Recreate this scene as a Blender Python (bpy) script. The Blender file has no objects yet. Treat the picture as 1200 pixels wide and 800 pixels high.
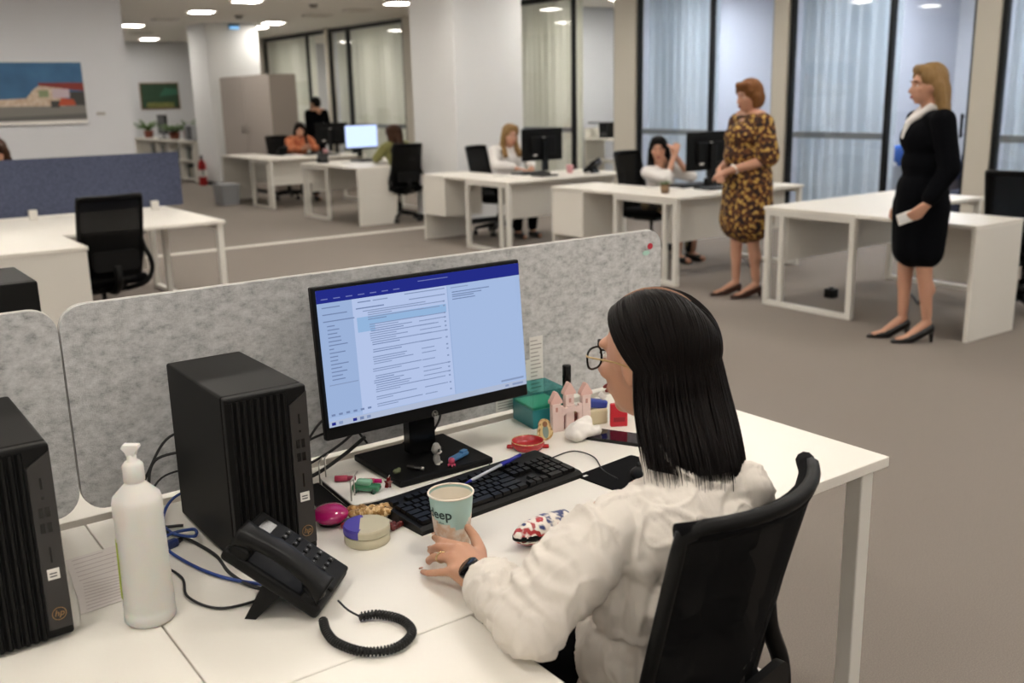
import bpy, bmesh, math, random
from mathutils import Vector, Matrix, noise
sc = bpy.context.scene
COL = sc.collection
R_ = math.radians
random.seed(7)

# ---------------------------------------------------------------- camera
PITCH, ROLL, YAW, CAMH, FPX = .2416, -.0233, .6223, 1.578, 1167.0
def camera():
    F0 = Vector((math.sin(YAW), math.cos(YAW), 0)); R0 = Vector((math.cos(YAW), -math.sin(YAW), 0)); U0 = Vector((0, 0, 1))
    F = math.cos(PITCH)*F0 - math.sin(PITCH)*U0
    U = math.cos(PITCH)*U0 + math.sin(PITCH)*F0
    c, s = math.cos(ROLL), math.sin(ROLL)
    R, U = c*R0 + s*U, c*U - s*R0
    cd = bpy.data.cameras.new('camera'); co = bpy.data.objects.new('camera', cd); COL.objects.link(co)
    co.matrix_world = Matrix(((R.x, U.x, -F.x, 0), (R.y, U.y, -F.y, 0), (R.z, U.z, -F.z, CAMH), (0, 0, 0, 1)))
    cd.sensor_width = 36; cd.lens = FPX/1200*36; cd.clip_start = .05; cd.clip_end = 100
    cd.dof.use_dof = True; cd.dof.focus_distance = 2.05; cd.dof.aperture_fstop = 3.6; cd.dof.aperture_blades = 9
    sc.camera = co
camera()

# ---------------------------------------------------------------- world, exposure
w = bpy.data.worlds.new('world'); sc.world = w; w.use_nodes = True
w.node_tree.nodes['Background'].inputs[0].default_value = (.75, .85, 1, 1)
w.node_tree.nodes['Background'].inputs[1].default_value = .4
vs = sc.view_settings
vs.view_transform = 'Standard'; vs.look = 'None'; vs.exposure = -.05; vs.gamma = 1; vs.use_curve_mapping = False
LAMP = 52.0          # radiance of the office ceiling lamps
LAMPCOL = (1.0, .945, .87)
COOL = (.83, .89, 1.0)
ROOMLAMP = 92.0

# ---------------------------------------------------------------- materials
def lin(h):
    h = h.lstrip('#'); v = [int(h[i:i+2], 16)/255 for i in (0, 2, 4)]
    return tuple(x/12.92 if x <= .04045 else ((x+.055)/1.055)**2.4 for x in v)
MATS = {}
def nmat(name):
    m = bpy.data.materials.new(name); m.use_nodes = True; nt = m.node_tree
    return m, nt, nt.nodes['Principled BSDF'], nt.nodes['Material Output']
def M(name, hx='#888888', rough=.5, metal=0, bump=None, var=None, spec=None, coat=0, sub=0, stretch=None):
    """plain procedural surface: bump=(scale,strength,distance) var=(scale,amount,hex2) stretch=xyz scale of the noise"""
    if name in MATS: return MATS[name]
    m, nt, b, out = nmat(name); N, Lk = nt.nodes, nt.links
    b.inputs['Base Color'].default_value = (*lin(hx), 1); b.inputs['Roughness'].default_value = rough; b.inputs['Metallic'].default_value = metal
    if spec is not None: b.inputs['Specular IOR Level'].default_value = spec
    if coat: b.inputs['Coat Weight'].default_value = coat
    if sub: b.inputs['Subsurface Weight'].default_value = sub; b.inputs['Subsurface Radius'].default_value = (.012, .005, .003)
    if bump or var:
        tc = N.new('ShaderNodeTexCoord'); mp = N.new('ShaderNodeMapping'); Lk.new(tc.outputs['Object'], mp.inputs[0])
        if stretch: mp.inputs['Scale'].default_value = stretch
    if var:
        n = N.new('ShaderNodeTexNoise'); n.inputs['Scale'].default_value = var[0]; n.inputs['Detail'].default_value = 6; Lk.new(mp.outputs[0], n.inputs[0])
        r = N.new('ShaderNodeValToRGB'); r.color_ramp.elements[0].position = .5-var[1]; r.color_ramp.elements[1].position = .5+var[1]
        r.color_ramp.elements[0].color = (*lin(hx), 1); r.color_ramp.elements[1].color = (*lin(var[2]), 1)
        Lk.new(n.outputs[0], r.inputs[0]); Lk.new(r.outputs[0], b.inputs['Base Color'])
    if bump:
        n = N.new('ShaderNodeTexNoise'); n.inputs['Scale'].default_value = bump[0]; n.inputs['Detail'].default_value = 4; Lk.new(mp.outputs[0], n.inputs[0])
        bp = N.new('ShaderNodeBump'); bp.inputs['Strength'].default_value = bump[1]; bp.inputs['Distance'].default_value = bump[2]
        Lk.new(n.outputs[0], bp.inputs['Height']); Lk.new(bp.outputs[0], b.inputs['Normal'])
    MATS[name] = m; return m
def EM(name, hx, s=1.0, col=None):
    if name in MATS: return MATS[name]
    m, nt, b, out = nmat(name)
    e = nt.nodes.new('ShaderNodeEmission'); e.inputs[0].default_value = (*(col or lin(hx)), 1); e.inputs[1].default_value = s
    nt.links.new(e.outputs[0], out.inputs[0]); nt.nodes.remove(b); MATS[name] = m; return m
def glass(name, tint='#ffffff', ior=1.45, rough=.02):
    if name in MATS: return MATS[name]
    m, nt, b, out = nmat(name); N, Lk = nt.nodes, nt.links
    t = N.new('ShaderNodeBsdfTransparent'); t.inputs[0].default_value = (*lin(tint), 1)
    g = N.new('ShaderNodeBsdfGlossy'); g.inputs['Roughness'].default_value = rough
    f0 = N.new('ShaderNodeLayerWeight'); f0.inputs[0].default_value = .5
    f1 = N.new('ShaderNodeMath'); f1.operation = 'POWER'; Lk.new(f0.outputs['Facing'], f1.inputs[0]); f1.inputs[1].default_value = 5
    f = N.new('ShaderNodeMath'); f.operation = 'MULTIPLY_ADD'; Lk.new(f1.outputs[0], f.inputs[0]); f.inputs[1].default_value = .94; f.inputs[2].default_value = .05
    mx = N.new('ShaderNodeMixShader'); Lk.new(f.outputs[0], mx.inputs[0]); Lk.new(t.outputs[0], mx.inputs[1]); Lk.new(g.outputs[0], mx.inputs[2])
    Lk.new(mx.outputs[0], out.inputs[0]); nt.nodes.remove(b); MATS[name] = m; return m
def sheer(name, hx, transl=.5):
    if name in MATS: return MATS[name]
    m, nt, b, out = nmat(name); N, Lk = nt.nodes, nt.links
    d = N.new('ShaderNodeBsdfDiffuse'); d.inputs[0].default_value = (*lin(hx), 1)
    t = N.new('ShaderNodeBsdfTranslucent'); t.inputs[0].default_value = (*lin(hx), 1)
    mx = N.new('ShaderNodeMixShader'); mx.inputs[0].default_value = transl
    Lk.new(d.outputs[0], mx.inputs[1]); Lk.new(t.outputs[0], mx.inputs[2]); Lk.new(mx.outputs[0], out.inputs[0]); nt.nodes.remove(b)
    MATS[name] = m; return m
def ramp_mat(name, kind, scale, stops, rough=.8, bump=None, detail=8, stretch=None, nrough=.6):
    """surface whose own pattern is a noise or voronoi through a colour ramp"""
    if name in MATS: return MATS[name]
    m, nt, b, out = nmat(name); N, Lk = nt.nodes, nt.links
    tc = N.new('ShaderNodeTexCoord'); mp = N.new('ShaderNodeMapping'); Lk.new(tc.outputs['Object'], mp.inputs[0])
    if stretch: mp.inputs['Scale'].default_value = stretch
    if kind == 'noise':
        n = N.new('ShaderNodeTexNoise'); n.inputs['Scale'].default_value = scale; n.inputs['Detail'].default_value = detail; n.inputs['Roughness'].default_value = nrough; o = n.outputs[0]
    else:
        n = N.new('ShaderNodeTexVoronoi'); n.inputs['Scale'].default_value = scale; o = n.outputs['Color'] if kind == 'cells' else n.outputs['Distance']
    Lk.new(mp.outputs[0], n.inputs[0])
    r = N.new('ShaderNodeValToRGB'); cr = r.color_ramp
    while len(cr.elements) < len(stops): cr.elements.new(.5)
    for e, (p, h) in zip(cr.elements, stops): e.position = p; e.color = (*lin(h), 1)
    Lk.new(o, r.inputs[0]); Lk.new(r.outputs[0], b.inputs['Base Color']); b.inputs['Roughness'].default_value = rough
    if bump:
        n2 = N.new('ShaderNodeTexNoise'); n2.inputs['Scale'].default_value = bump[0]; n2.inputs['Detail'].default_value = 5; Lk.new(mp.outputs[0], n2.inputs[0])
        bp = N.new('ShaderNodeBump'); bp.inputs['Strength'].default_value = bump[1]; bp.inputs['Distance'].default_value = bump[2]
        Lk.new(n2.outputs[0], bp.inputs['Height']); Lk.new(bp.outputs[0], b.inputs['Normal'])
    MATS[name] = m; return m

WHITE = M('white laminate', '#e9e5dc', .38, var=(3, .4, '#e4dfd5'))
WMETAL = M('white powder coated steel', '#dedbd3', .35, spec=.5)
BLACKP = M('black plastic', '#080808', .48, spec=.18, bump=(900, .15, .0004))
BLACKG = M('gloss black plastic', '#090909', .2, spec=.35)
BLACKF = M('black chair fabric', '#08080a', .9, spec=.1, bump=(600, .4, .001))
BLACKM = M('black mesh fabric', '#0a0a0b', .8, spec=.12, bump=(800, .6, .001))
DKGREY = M('dark grey plastic', '#2b2a2a', .45)
CHROME = M('brushed metal', '#b9b6b0', .3, 1)
PAINT = M('white wall paint', '#cbcccf', .85, bump=(140, .12, .002))
PAINTC = M('column paint', '#e4e4e3', .85, bump=(140, .12, .002))
CEIL = M('ceiling paint', '#f2eee6', .9)
FRAME = M('dark window frame', '#0d1012', .4, spec=.3)
CREAM = M('cream partition', '#c6c0b3', .7)
GLASS = glass('clear glass')
def meshcloth(name, hx, see):
    m, nt, b, out = nmat(name); N, Lk = nt.nodes, nt.links
    b.inputs['Base Color'].default_value = (*lin(hx), 1); b.inputs['Roughness'].default_value = .85; b.inputs['Specular IOR Level'].default_value = .12
    t = N.new('ShaderNodeBsdfTransparent'); mx = N.new('ShaderNodeMixShader'); mx.inputs[0].default_value = see
    Lk.new(b.outputs[0], mx.inputs[1]); Lk.new(t.outputs[0], mx.inputs[2]); Lk.new(mx.outputs[0], out.inputs[0]); return m
MESHB = meshcloth('see-through black mesh', '#0a0a0b', .14)
RUBBER = M('black rubber', '#101010', .6)
CABLE = M('black cable', '#0e0e0e', .5)
SKIN = M('skin', '#b98a6e', .55, sub=.15, var=(9, .3, '#bd8d72'))
SKIN2 = M('fair skin', '#bf8f76', .55, sub=.1)
PAPER = M('paper', '#dfdcd6', .85)

# ---------------------------------------------------------------- mesh builder
class MB:
    def __init__(s): s.V = []; s.F = []; s.I = []; s.S = []
    def add(s, V, F, mi=0, mat=None, smooth=False):
        o = len(s.V)
        for v in V:
            v = Vector(v); s.V.append(mat @ v if mat is not None else v)
        for f in F: s.F.append([i+o for i in f]); s.I.append(mi); s.S.append(smooth)
        return s
    def bm(s, b, mi=0, mat=None, smooth=False):
        b.verts.index_update()
        s.add([v.co.copy() for v in b.verts], [[v.index for v in f.verts] for f in b.faces], mi, mat, smooth); b.free(); return s
    def box(s, c, d, rot=None, bev=0, seg=2, mi=0):
        b = bmesh.new(); bmesh.ops.create_cube(b, size=1)
        for v in b.verts: v.co = Vector((v.co.x*d[0], v.co.y*d[1], v.co.z*d[2]))
        if bev: bmesh.ops.bevel(b, geom=list(b.edges), offset=bev, segments=seg, affect='EDGES', profile=.5)
        m = Matrix.Translation(c)
        if rot is not None: m = m @ (rot if isinstance(rot, Matrix) else Matrix.Rotation(rot, 4, 'Z'))
        return s.bm(b, mi, m)
    def bb(s, x0, x1, y0, y1, z0, z1, bev=0, mi=0):
        return s.box(((x0+x1)/2, (y0+y1)/2, (z0+z1)/2), (x1-x0, y1-y0, z1-z0), None, bev, 2, mi)
    def tube(s, pts, r, n=8, mi=0, cap=True, closed=False):
        P = [Vector(p) for p in pts]; k = len(P)
        rr = r if isinstance(r, (list, tuple)) else [r]*k
        up = None; V = []; F = []
        for i, p in enumerate(P):
            t = (P[(i+1) % k]-P[i-1]) if closed else (P[min(i+1, k-1)]-P[max(i-1, 0)])
            t = t.normalized() if t.length > 1e-9 else Vector((0, 0, 1))
            if up is None: up = t.orthogonal().normalized()
            else:
                up = up - t*up.dot(t)
                up = up.normalized() if up.length > 1e-6 else t.orthogonal().normalized()
            sd = t.cross(up)
            for j in range(n):
                a = 2*math.pi*j/n; V.append(p + (up*math.cos(a)+sd*math.sin(a))*rr[i])
        for i in range(k if closed else k-1):
            i2 = (i+1) % k
            for j in range(n): F.append([i*n+j, i*n+(j+1) % n, i2*n+(j+1) % n, i2*n+j])
        if cap and not closed: F.append(list(range(n))[::-1]); F.append([(k-1)*n+j for j in range(n)])
        return s.add(V, F, mi, None, True)
    def cyl(s, p0, p1, r0, r1=None, n=20, mi=0): return s.tube([p0, p1], [r0, r0 if r1 is None else r1], n, mi)
    def lathe(s, prof, c=(0, 0, 0), n=32, mi=0, mat=None, cap=True):
        V = []; F = []
        for r, z in prof:
            for j in range(n):
                a = 2*math.pi*j/n; V.append((r*math.cos(a), r*math.sin(a), z))
        for i in range(len(prof)-1):
            for j in range(n): F.append([i*n+j, i*n+(j+1) % n, (i+1)*n+(j+1) % n, (i+1)*n+j])
        if cap:
            F.append([j for j in range(n)][::-1]); F.append([(len(prof)-1)*n+j for j in range(n)])
        m = Matrix.Translation(c)
        if mat is not None: m = m @ mat
        return s.add(V, F, mi, m, True)
    def ell(s, c, r, rot=None, n=20, mi=0):
        b = bmesh.new(); bmesh.ops.create_uvsphere(b, u_segments=n, v_segments=max(6, n*2//3), radius=1)
        if not isinstance(r, (tuple, list)): r = (r, r, r)
        m = Matrix.Translation(c)
        if rot is not None: m = m @ rot
        m = m @ Matrix.Diagonal((*r, 1))
        return s.bm(b, mi, m, True)
    def prism(s, poly, y0, y1, mi=0, axis='y', mat=None):
        """extrude a 2-D polygon; axis y: (x,z) outline; axis z: (x,y) outline"""
        n = len(poly)
        f = (lambda p, t: (p[0], t, p[1])) if axis == 'y' else ((lambda p, t: (p[0], p[1], t)) if axis == 'z' else (lambda p, t: (t, p[0], p[1])))
        V = [f(p, y0) for p in poly]+[f(p, y1) for p in poly]
        F = [list(range(n)), list(range(n, 2*n))[::-1]]+[[i, i+n, (i+1) % n+n, (i+1) % n] for i in range(n)]
        return s.add(V, F, mi, mat)
    def quad(s, pts, mi=0): return s.add(pts, [list(range(len(pts)))], mi)
    def mesh(s, name, mats):
        me = bpy.data.meshes.new(name); me.from_pydata([tuple(v) for v in s.V], [], s.F)
        for m in (mats if isinstance(mats, (list, tuple)) else [mats]): me.materials.append(m)
        me.polygons.foreach_set('material_index', s.I); me.polygons.foreach_set('use_smooth', s.S)
        b = bmesh.new(); b.from_mesh(me); bmesh.ops.recalc_face_normals(b, faces=b.faces); b.to_mesh(me); b.free()
        me.update(); return me
    def build(s, name, mats, parent=None, loc=None, rot=None):
        return link(name, s.mesh(name, mats), parent, loc, rot)
def link(name, me, parent=None, loc=None, rot=None):
    o = bpy.data.objects.new(name, me); COL.objects.link(o)
    if parent is not None: o.parent = parent
    if loc is not None: o.location = loc
    if rot is not None: o.rotation_euler = rot
    return o
def tag(o, label=None, cat=None, group=None, kind=None):
    for k, v in (('label', label), ('category', cat), ('group', group), ('kind', kind)):
        if v: o[k] = v
    return o
def thing(name, label, cat, loc=(0, 0, 0), rz=0, group=None, rx=0):
    o = bpy.data.objects.new(name, None); COL.objects.link(o); o.location = loc; o.rotation_euler = (rx, 0, rz)
    o.empty_display_size = .1
    return tag(o, label, cat, group)
def copy_tree(o, parent=None):
    c = o.copy(); COL.objects.link(c); c.parent = parent
    for ch in list(o.children): copy_tree(ch, c)
    return c
def struct(name, mb, mats, parent=None):
    o = mb.build(name, mats, parent)
    if parent is None: o['kind'] = 'structure'
    return o
def rrect(x0, x1, z0, z1, r, n=6):
    P = []
    for cx, cz, a0 in ((x1-r, z1-r, 0), (x0+r, z1-r, 90), (x0+r, z0+r, 180), (x1-r, z0+r, 270)):
        for i in range(n+1):
            a = R_(a0+90*i/n); P.append((cx+r*math.cos(a), cz+r*math.sin(a)))
    return P
def spline(pts, n=8):
    """Catmull-Rom through the points"""
    P = [Vector(p) for p in pts]; P = [P[0]*2-P[1]]+P+[P[-1]*2-P[-2]]; out = []
    for i in range(1, len(P)-2):
        for j in range(n):
            t = j/n; a, b, c, d = P[i-1:i+3]
            out.append(.5*((2*b)+(c-a)*t+(2*a-5*b+4*c-d)*t*t+(3*b-a-3*c+d)*t**3))
    out.append(P[-2]); return out
def text_obj(txt, size, mat, parent, loc, rot, name='lettering', shear=0, ext=.0002, align='CENTER'):
    cu = bpy.data.curves.new('t', 'FONT'); cu.body = txt; cu.size = size; cu.extrude = ext; cu.shear = shear
    cu.align_x = align; cu.offset = .0006 if name == 'lettering' and txt == 'deep' else 0; cu.align_y = 'CENTER'; cu.resolution_u = 3
    t = bpy.data.objects.new('t', cu); COL.objects.link(t); bpy.context.view_layer.update()
    me = bpy.data.meshes.new_from_object(t.evaluated_get(bpy.context.evaluated_depsgraph_get()))
    bpy.data.objects.remove(t); bpy.data.curves.remove(cu); me.materials.clear(); me.materials.append(mat)
    return link(name, me, parent, loc, rot)

# ---- organic surfaces: many soft primitives fused into one continuous skin
def caps(p0, r0, p1, r1): return ('c', Vector(p0), r0, Vector(p1), r1)
def ell(c, r, rot=None): return ('e', Vector(c), r if isinstance(r, tuple) else (r, r, r), rot)
def chain(pts, rs): return [caps(pts[i], rs[i], pts[i+1], rs[i+1]) for i in range(len(pts)-1)]
def blob(name, prims, voxel, mat, parent=None, smooth=4, disp=None, xf=None, cut=None):
    mb = MB()
    for p in prims:
        if p[0] == 'c':
            _, a, ra, b, rb = p; d = (b-a); L = d.length
            if L < 1e-6: mb.ell(a, ra, None, 16); continue
            d.normalize(); rot = d.to_track_quat('Z', 'Y').to_matrix().to_4x4(); prof = []
            for i in range(7):
                t = -math.pi/2+math.pi/2*i/6; prof.append((max(ra*math.cos(t), 1e-4), ra*math.sin(t)))
            for i in range(7):
                t = math.pi/2*i/6; prof.append((max(rb*math.cos(t), 1e-4), L+rb*math.sin(t)))
            mb.lathe(prof, a, 18, 0, rot)
        else: mb.ell(p[1], p[2], p[3], 22)
    me = mb.mesh('tmp', [mat]); t = bpy.data.objects.new('tmp', me); COL.objects.link(t)
    md = t.modifiers.new('r', 'REMESH'); md.mode = 'VOXEL'; md.voxel_size = voxel; md.use_smooth_shade = True
    bpy.context.view_layer.update()
    out = bpy.data.meshes.new_from_object(t.evaluated_get(bpy.context.evaluated_depsgraph_get())); out.name = name
    bpy.data.objects.remove(t); bpy.data.meshes.remove(me)
    b = bmesh.new(); b.from_mesh(out)
    if cut:
        kill = [v for v in b.verts if cut(v.co)]
        bmesh.ops.delete(b, geom=kill, context='VERTS')
    for i in range(smooth): bmesh.ops.smooth_vert(b, verts=b.verts, factor=.5, use_axis_x=True, use_axis_y=True, use_axis_z=True)
    if disp:
        b.normal_update()
        off = [v.normal*disp(v.co) for v in b.verts]
        for v, o in zip(b.verts, off): v.co += o
    if xf is not None: b.transform(xf)
    for f in b.faces: f.smooth = True
    b.to_mesh(out); b.free(); out.materials.clear(); out.materials.append(mat)
    return link(name, out, parent)


# ================================================================ THE ROOM
ZC, XG = 3.05, 9.8            # ceiling height, glass partition plane
XW, XE, YS, YN = -4.0, 13.4, -5.0, 25.5
CARPET = ramp_mat('grey carpet', 'noise', 260, [(.3, '#6f675f'), (.5, '#7e756d'), (.7, '#8b827a')], .95, (420, .5, .003), 6)
struct('floor', MB().bb(XW, XE, YS, YN, -.1, 0), CARPET)
struct('ceiling', MB().bb(XW, XE, YS, YN, ZC, ZC+.1), CEIL)
struct('wall_west', MB().bb(XW-.15, XW, YS, YN, 0, ZC), PAINT)
struct('wall_south', MB().bb(XW, XE, YS-.15, YS, 0, ZC), PAINT)
struct('wall_back', MB().bb(XW, XE, YN, YN+.15, 0, ZC), PAINT)
struct('wall_east', MB().bb(XE, XE+.15, YS, YN, 0, ZC), PAINT)
# the painting wall: solid block, its end face runs back beside the corridor
struct('wall_left', MB().bb(XW, 3.62, 13.0, 13.2, 0, ZC).bb(3.47, 3.62, 13.2, 25.5, 0, ZC), PAINT)
struct('baseboard_left', MB().bb(XW, 3.63, 12.985, 13.0, 0, .08), FRAME)
for x0, x1, y0, y1 in ((6.85, 7.88, 10.62, 11.65), (6.85, 7.88, 19.2, 20.22)):
    c = struct('column', MB().bb(x0, x1, y0, y1, .0, ZC), PAINTC)
    MB().bb(x0-.012, x1+.012, y0-.012, y1+.012, 0, .07).build('skirting', FRAME, c)
# pale strip let into the carpet
struct('trim_1', MB().bb(2.2, 6.75, 10.72, 10.84, 0, .006, .002), M('pale floor strip', '#d9d4ca', .5))

# ---- glass partition
CURT_C = sheer('cool white sheer curtain', '#c9d3d9', .5)
CURT_W = sheer('warm white sheer curtain', '#d2d3c9', .5)
RAILM = M('grey rail', '#737b81', .5)
wn = [0]
def glazing(y0, y1, mat, curtain=True):
    wn[0] += 1
    o = struct('window_%d' % wn[0], MB().bb(XG-.03, XG+.03, y0, y0+.055, 0, ZC-.02).bb(XG-.03, XG+.03, y1-.055, y1, 0, ZC-.02)
               .bb(XG-.03, XG+.03, y0+.055, y1-.055, ZC-.10, ZC-.02).bb(XG-.03, XG+.03, y0+.055, y1-.055, 0, .06), FRAME)
    MB().bb(XG-.006, XG+.006, y0+.05, y1-.05, .05, ZC-.09).build('pane', GLASS, o)
    MB().bb(XG+.012, XG+.022, y0+.05, y1-.05, 1.02, 1.09).build('rail', RAILM, o)
    if curtain:
        n = int((y1-y0)*90); V = []; F = []; ph = random.random()*6
        for i in range(n+1):
            y = y0+.03+(y1-y0-.06)*i/n; d = (.045+.02*math.sin(y*7.3+ph))*math.sin(y*40+ph+1.8*math.sin(y*4.1+ph))
            V += [(XG+.16+d*.7, y, .03), (XG+.16+d, y, ZC-.04)]
        for i in range(n): F.append([2*i, 2*i+2, 2*i+3, 2*i+1])
        MB().add(V, F, 0, None, True).build('curtain', mat, o)
    return o
dn = [0]
def doorway(y0, y1, leaf=True):
    dn[0] += 1
    o = struct('door_%d' % dn[0], MB().bb(XG-.03, XG+.03, y0-.0, y0+.02, 0, ZC-.02).bb(XG-.03, XG+.03, y0+.02, y1, ZC-.10, ZC-.02), FRAME)
    if leaf:
        MB().bb(XG-.006, XG+.006, y0+.03, y1-.01, .01, ZC-.11).build('pane', GLASS, o)
        MB().bb(XG-.05, XG-.03, y0+.04, y0+.065, 1.06, 1.30).bb(XG-.03, XG-.006, y0+.045, y0+.06, 1.08, 1.10).bb(XG-.03, XG-.006, y0+.045, y0+.06, 1.26, 1.28).build('handle', FRAME, o)
    return o
tn = [1]
def post(y0, y1):
    tn[0] += 1
    return struct('trim_%d' % tn[0], MB().bb(XG-.06, XG+.10, y0, y1, 0, ZC-.0), CREAM)
glazing(-4.9, 1.0, CURT_C); glazing(1.05, 3.2, CURT_C); post(3.2, 3.42); glazing(3.46, 5.37, CURT_C)
post(5.37, 5.62); doorway(5.64, 6.55); glazing(6.55, 7.91, CURT_C); post(7.92, 8.13); doorway(8.14, 9.12); glazing(9.12, 10.51, CURT_C)
post(10.52, 10.95); doorway(10.97, 11.89, False); glazing(11.89, 13.9, CURT_W); post(13.9, 16.85); glazing(16.88, 19.17, CURT_W)
glazing(19.17, 20.02, CURT_W); post(20.03, 20.15); doorway(20.16, 21.1, False); glazing(21.1, 23.5, CURT_W); post(23.5, 25.5)
# rooms behind the glass
for i, y in enumerate((3.31, 5.48, 8.03, 10.72, 14.0, 16.8, 20.09)):
    struct('wall_room%s' % ('' if i == 0 else '.%03d' % i), MB().bb(XG+.10, XE, y-.05, y+.05, 0, ZC), M('room wall paint', '#b9bcc3', .85))

# ---- ceiling lamps
LAMPW = EM('warm lamp diffuser', '#ffffff', LAMP, LAMPCOL)
LAMPC = EM('daylight lamp diffuser', '#ffffff', ROOMLAMP, COOL)
LAMPR = EM('neutral room lamp diffuser', '#ffffff', ROOMLAMP*.85, (1, .95, .84))
def lamp_mesh(nm, mat, s=.18):
    fr = MB().bb(-s-.02, s+.02, -s-.02, -s, -.025, 0).bb(-s-.02, s+.02, s, s+.02, -.025, 0).bb(-s-.02, -s, -s, s, -.025, 0).bb(s, s+.02, -s, s, -.025, 0).mesh('frame', WMETAL)
    df = MB().bb(-s, s, -s, s, -.018, -.006).mesh('diffuser', mat)
    return fr, df
WARM, COOLL, ROOML, OFF = lamp_mesh('w', LAMPW), lamp_mesh('c', LAMPC, .3), lamp_mesh('r', LAMPR, .3), lamp_mesh('o', M('unlit diffuser', '#d6cdbf', .5))
def lamp(x, y, kind, label, group):
    t = thing('ceiling_light', label, 'light', (x, y, ZC), 0, group)
    link('frame', kind[0], t); link('diffuser', kind[1], t)
lit = [(5.0, 22.6), (5.0, 24.6), (5.95, 12.9), (5.99, 14.9), (5.99, 16.9), (5.81, 20.2), (8.28, 14.4), (8.04, 18.8), (8.2, 19.96), (7.3, 24.2), (8.25, 12.4)]  # first two are extra corridor lamps, added to brighten the back wall
for x in (5.95, 8.3):
    for y in (-2.6, -.1, 2.4, 4.9, 7.4, 9.9): lit.append((x, y))
for x in (-2.4, -.3, 1.8, 3.9):
    for y in (-3.8, -1.3, 1.2, 3.7, 6.2, 8.7, 11.2): lit.append((x, y))
for x, y in lit:
    far = y > 12.5
    lamp(x, y, WARM, 'lit square ceiling lamp over the far desks' if far else 'lit square ceiling lamp over the near aisle', 'lit ceiling lamps far' if far else 'lit ceiling lamps near')
for x, y in ((5.94, 18.65), (8.07, 16.9), (8.28, 15.75), (6.6, 22.4)):
    lamp(x, y, OFF, 'unlit square ceiling lamp among the lit ones', 'unlit ceiling lamps')
for y in (1, 4.4, 6.75, 9.35): lamp(11.4, y, COOLL, 'unseen cool lamp added as daylight inside a curtained side office', 'side office added daylight lamps')  # cool row is added, out of view, in place of the offices' daylight
for y in (12.3, 15.4, 18.5, 22.5): lamp(11.4, y, ROOML, 'warm ceiling lamp inside a far side office', 'side office warm lamps')
# round detectors
for x, y in ((6.9, 17.6), (7.2, 15.2)):
    t = thing('smoke_detector', 'small grey round detector on the ceiling above far desks', 'detector', (x, y, ZC), 0, 'ceiling detectors')
    MB().lathe([(.001, -.05), (.05, -.05), (.06, -.02)], n=20).build('cap', M('grey detector', '#8a857c', .6), t)
    MB().lathe([(.07, -.02), (.075, 0)], n=20).build('base', M('grey detector', '#8a857c', .6), t)
t = thing('emergency_light', 'blue glowing emergency light high on the column above the cupboard', 'light', (7.40, 19.2, 2.98))
MB().bb(-.10, .10, -.06, 0, -.05, .05, .01).build('housing', M('steel blue housing', '#5b7f9b', .4), t)
MB().bb(-.09, .09, -.066, -.060, -.045, -.005).build('lens', EM('blue lens', '#7fb4e0', 2.0), t)

# ================================================================ OFFICE FURNITURE
ZT = .74
PANELW = M('white melamine panel', '#dcd8cf', .5)
def frame_end(t, x, y0, y1, extra=None, ztop=.715):
    """closed steel end frame in the y-z plane: legs, top rail, foot rail"""
    for y in (y0+.022, y1-.022): MB().bb(x-.022, x+.022, y-.022, y+.022, 0, ztop, .004).build('leg', WMETAL, t)
    if extra is not None: MB().bb(x-.018, x+.018, extra-.018, extra+.018, .035, ztop-.03, .003).build('leg', WMETAL, t)
    MB().bb(x-.022, x+.022, y0+.044, y1-.044, ztop-.04, ztop, .003).build('top_rail', WMETAL, t)
    MB().bb(x-.022, x+.022, y0+.044, y1-.044, 0, .035, .003).build('foot_rail', WMETAL, t)
def ldesk(label, x0, ym0, ym1, rdir, ped, rlen=.86, group='white L-shaped desks along the aisle'):
    t = thing('office_desk', label, 'desk', (0, 0, 0), 0, group)
    x1 = x0+1.62
    MB().bb(x0, x1, ym0, ym1, .715, ZT, .003).build('tabletop', WHITE, t)
    side = ym0+.16 if rdir > 0 else ym1-.16
    frame_end(t, x0+.03, ym0+.01, ym1-.01, side); frame_end(t, x1-.03, ym0+.01, ym1-.01)
    MB().bb(x0+.08, x1-.08, side-.009, side+.009, .34, .70, .002).build('modesty_panel', PANELW, t)
    a, b = (ym1+.004, ym1+rlen) if rdir > 0 else (ym0-rlen, ym0-.004)
    MB().bb(x0, x0+.56, a, b, .715, ZT, .003).build('return_top', WHITE, t)
    e = (b-.03, b) if rdir > 0 else (a, a+.03)
    MB().bb(x0+.005, x0+.555, e[0], e[1], 0, .715, .003).build('end_panel', PANELW, t)
    if ped:
        y0, y1 = (b-.46, b-.032) if rdir > 0 else (a+.032, a+.46)
        p = MB().bb(x0+.01, x0+.5, y0, y1, .29, .712, .004).build('pedestal', PANELW, t)
        MB().bb(x0+.002, x0+.0098, y0+.004, y1-.004, .294, .70, .003).build('drawer_front', WHITE, p)
    else:
        MB().bb(x0+.50, x0+.518, a+.031, b-.02, .28, .70, .002).build('back_panel', PANELW, t)
    return t
ldesk('empty white L-shaped desk behind the standing person in black', 5.87, 4.13, 4.93, -1, False)
ldesk('white L-shaped desk with small pot plant and black monitor on it', 5.87, 5.83, 6.63, 1, True)
ldesk('white L-shaped desk where a blonde person in white blouse sits', 5.87, 8.2, 9.0, 1, True)
ldesk('white L-shaped desk carrying a lit monitor seen beside the wide column', 5.87, 12.35, 13.15, -1, False, .9)
ldesk('white L-shaped desk in front of the beige cupboard', 5.87, 14.25, 15.05, 1, False, 1.2)

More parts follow.
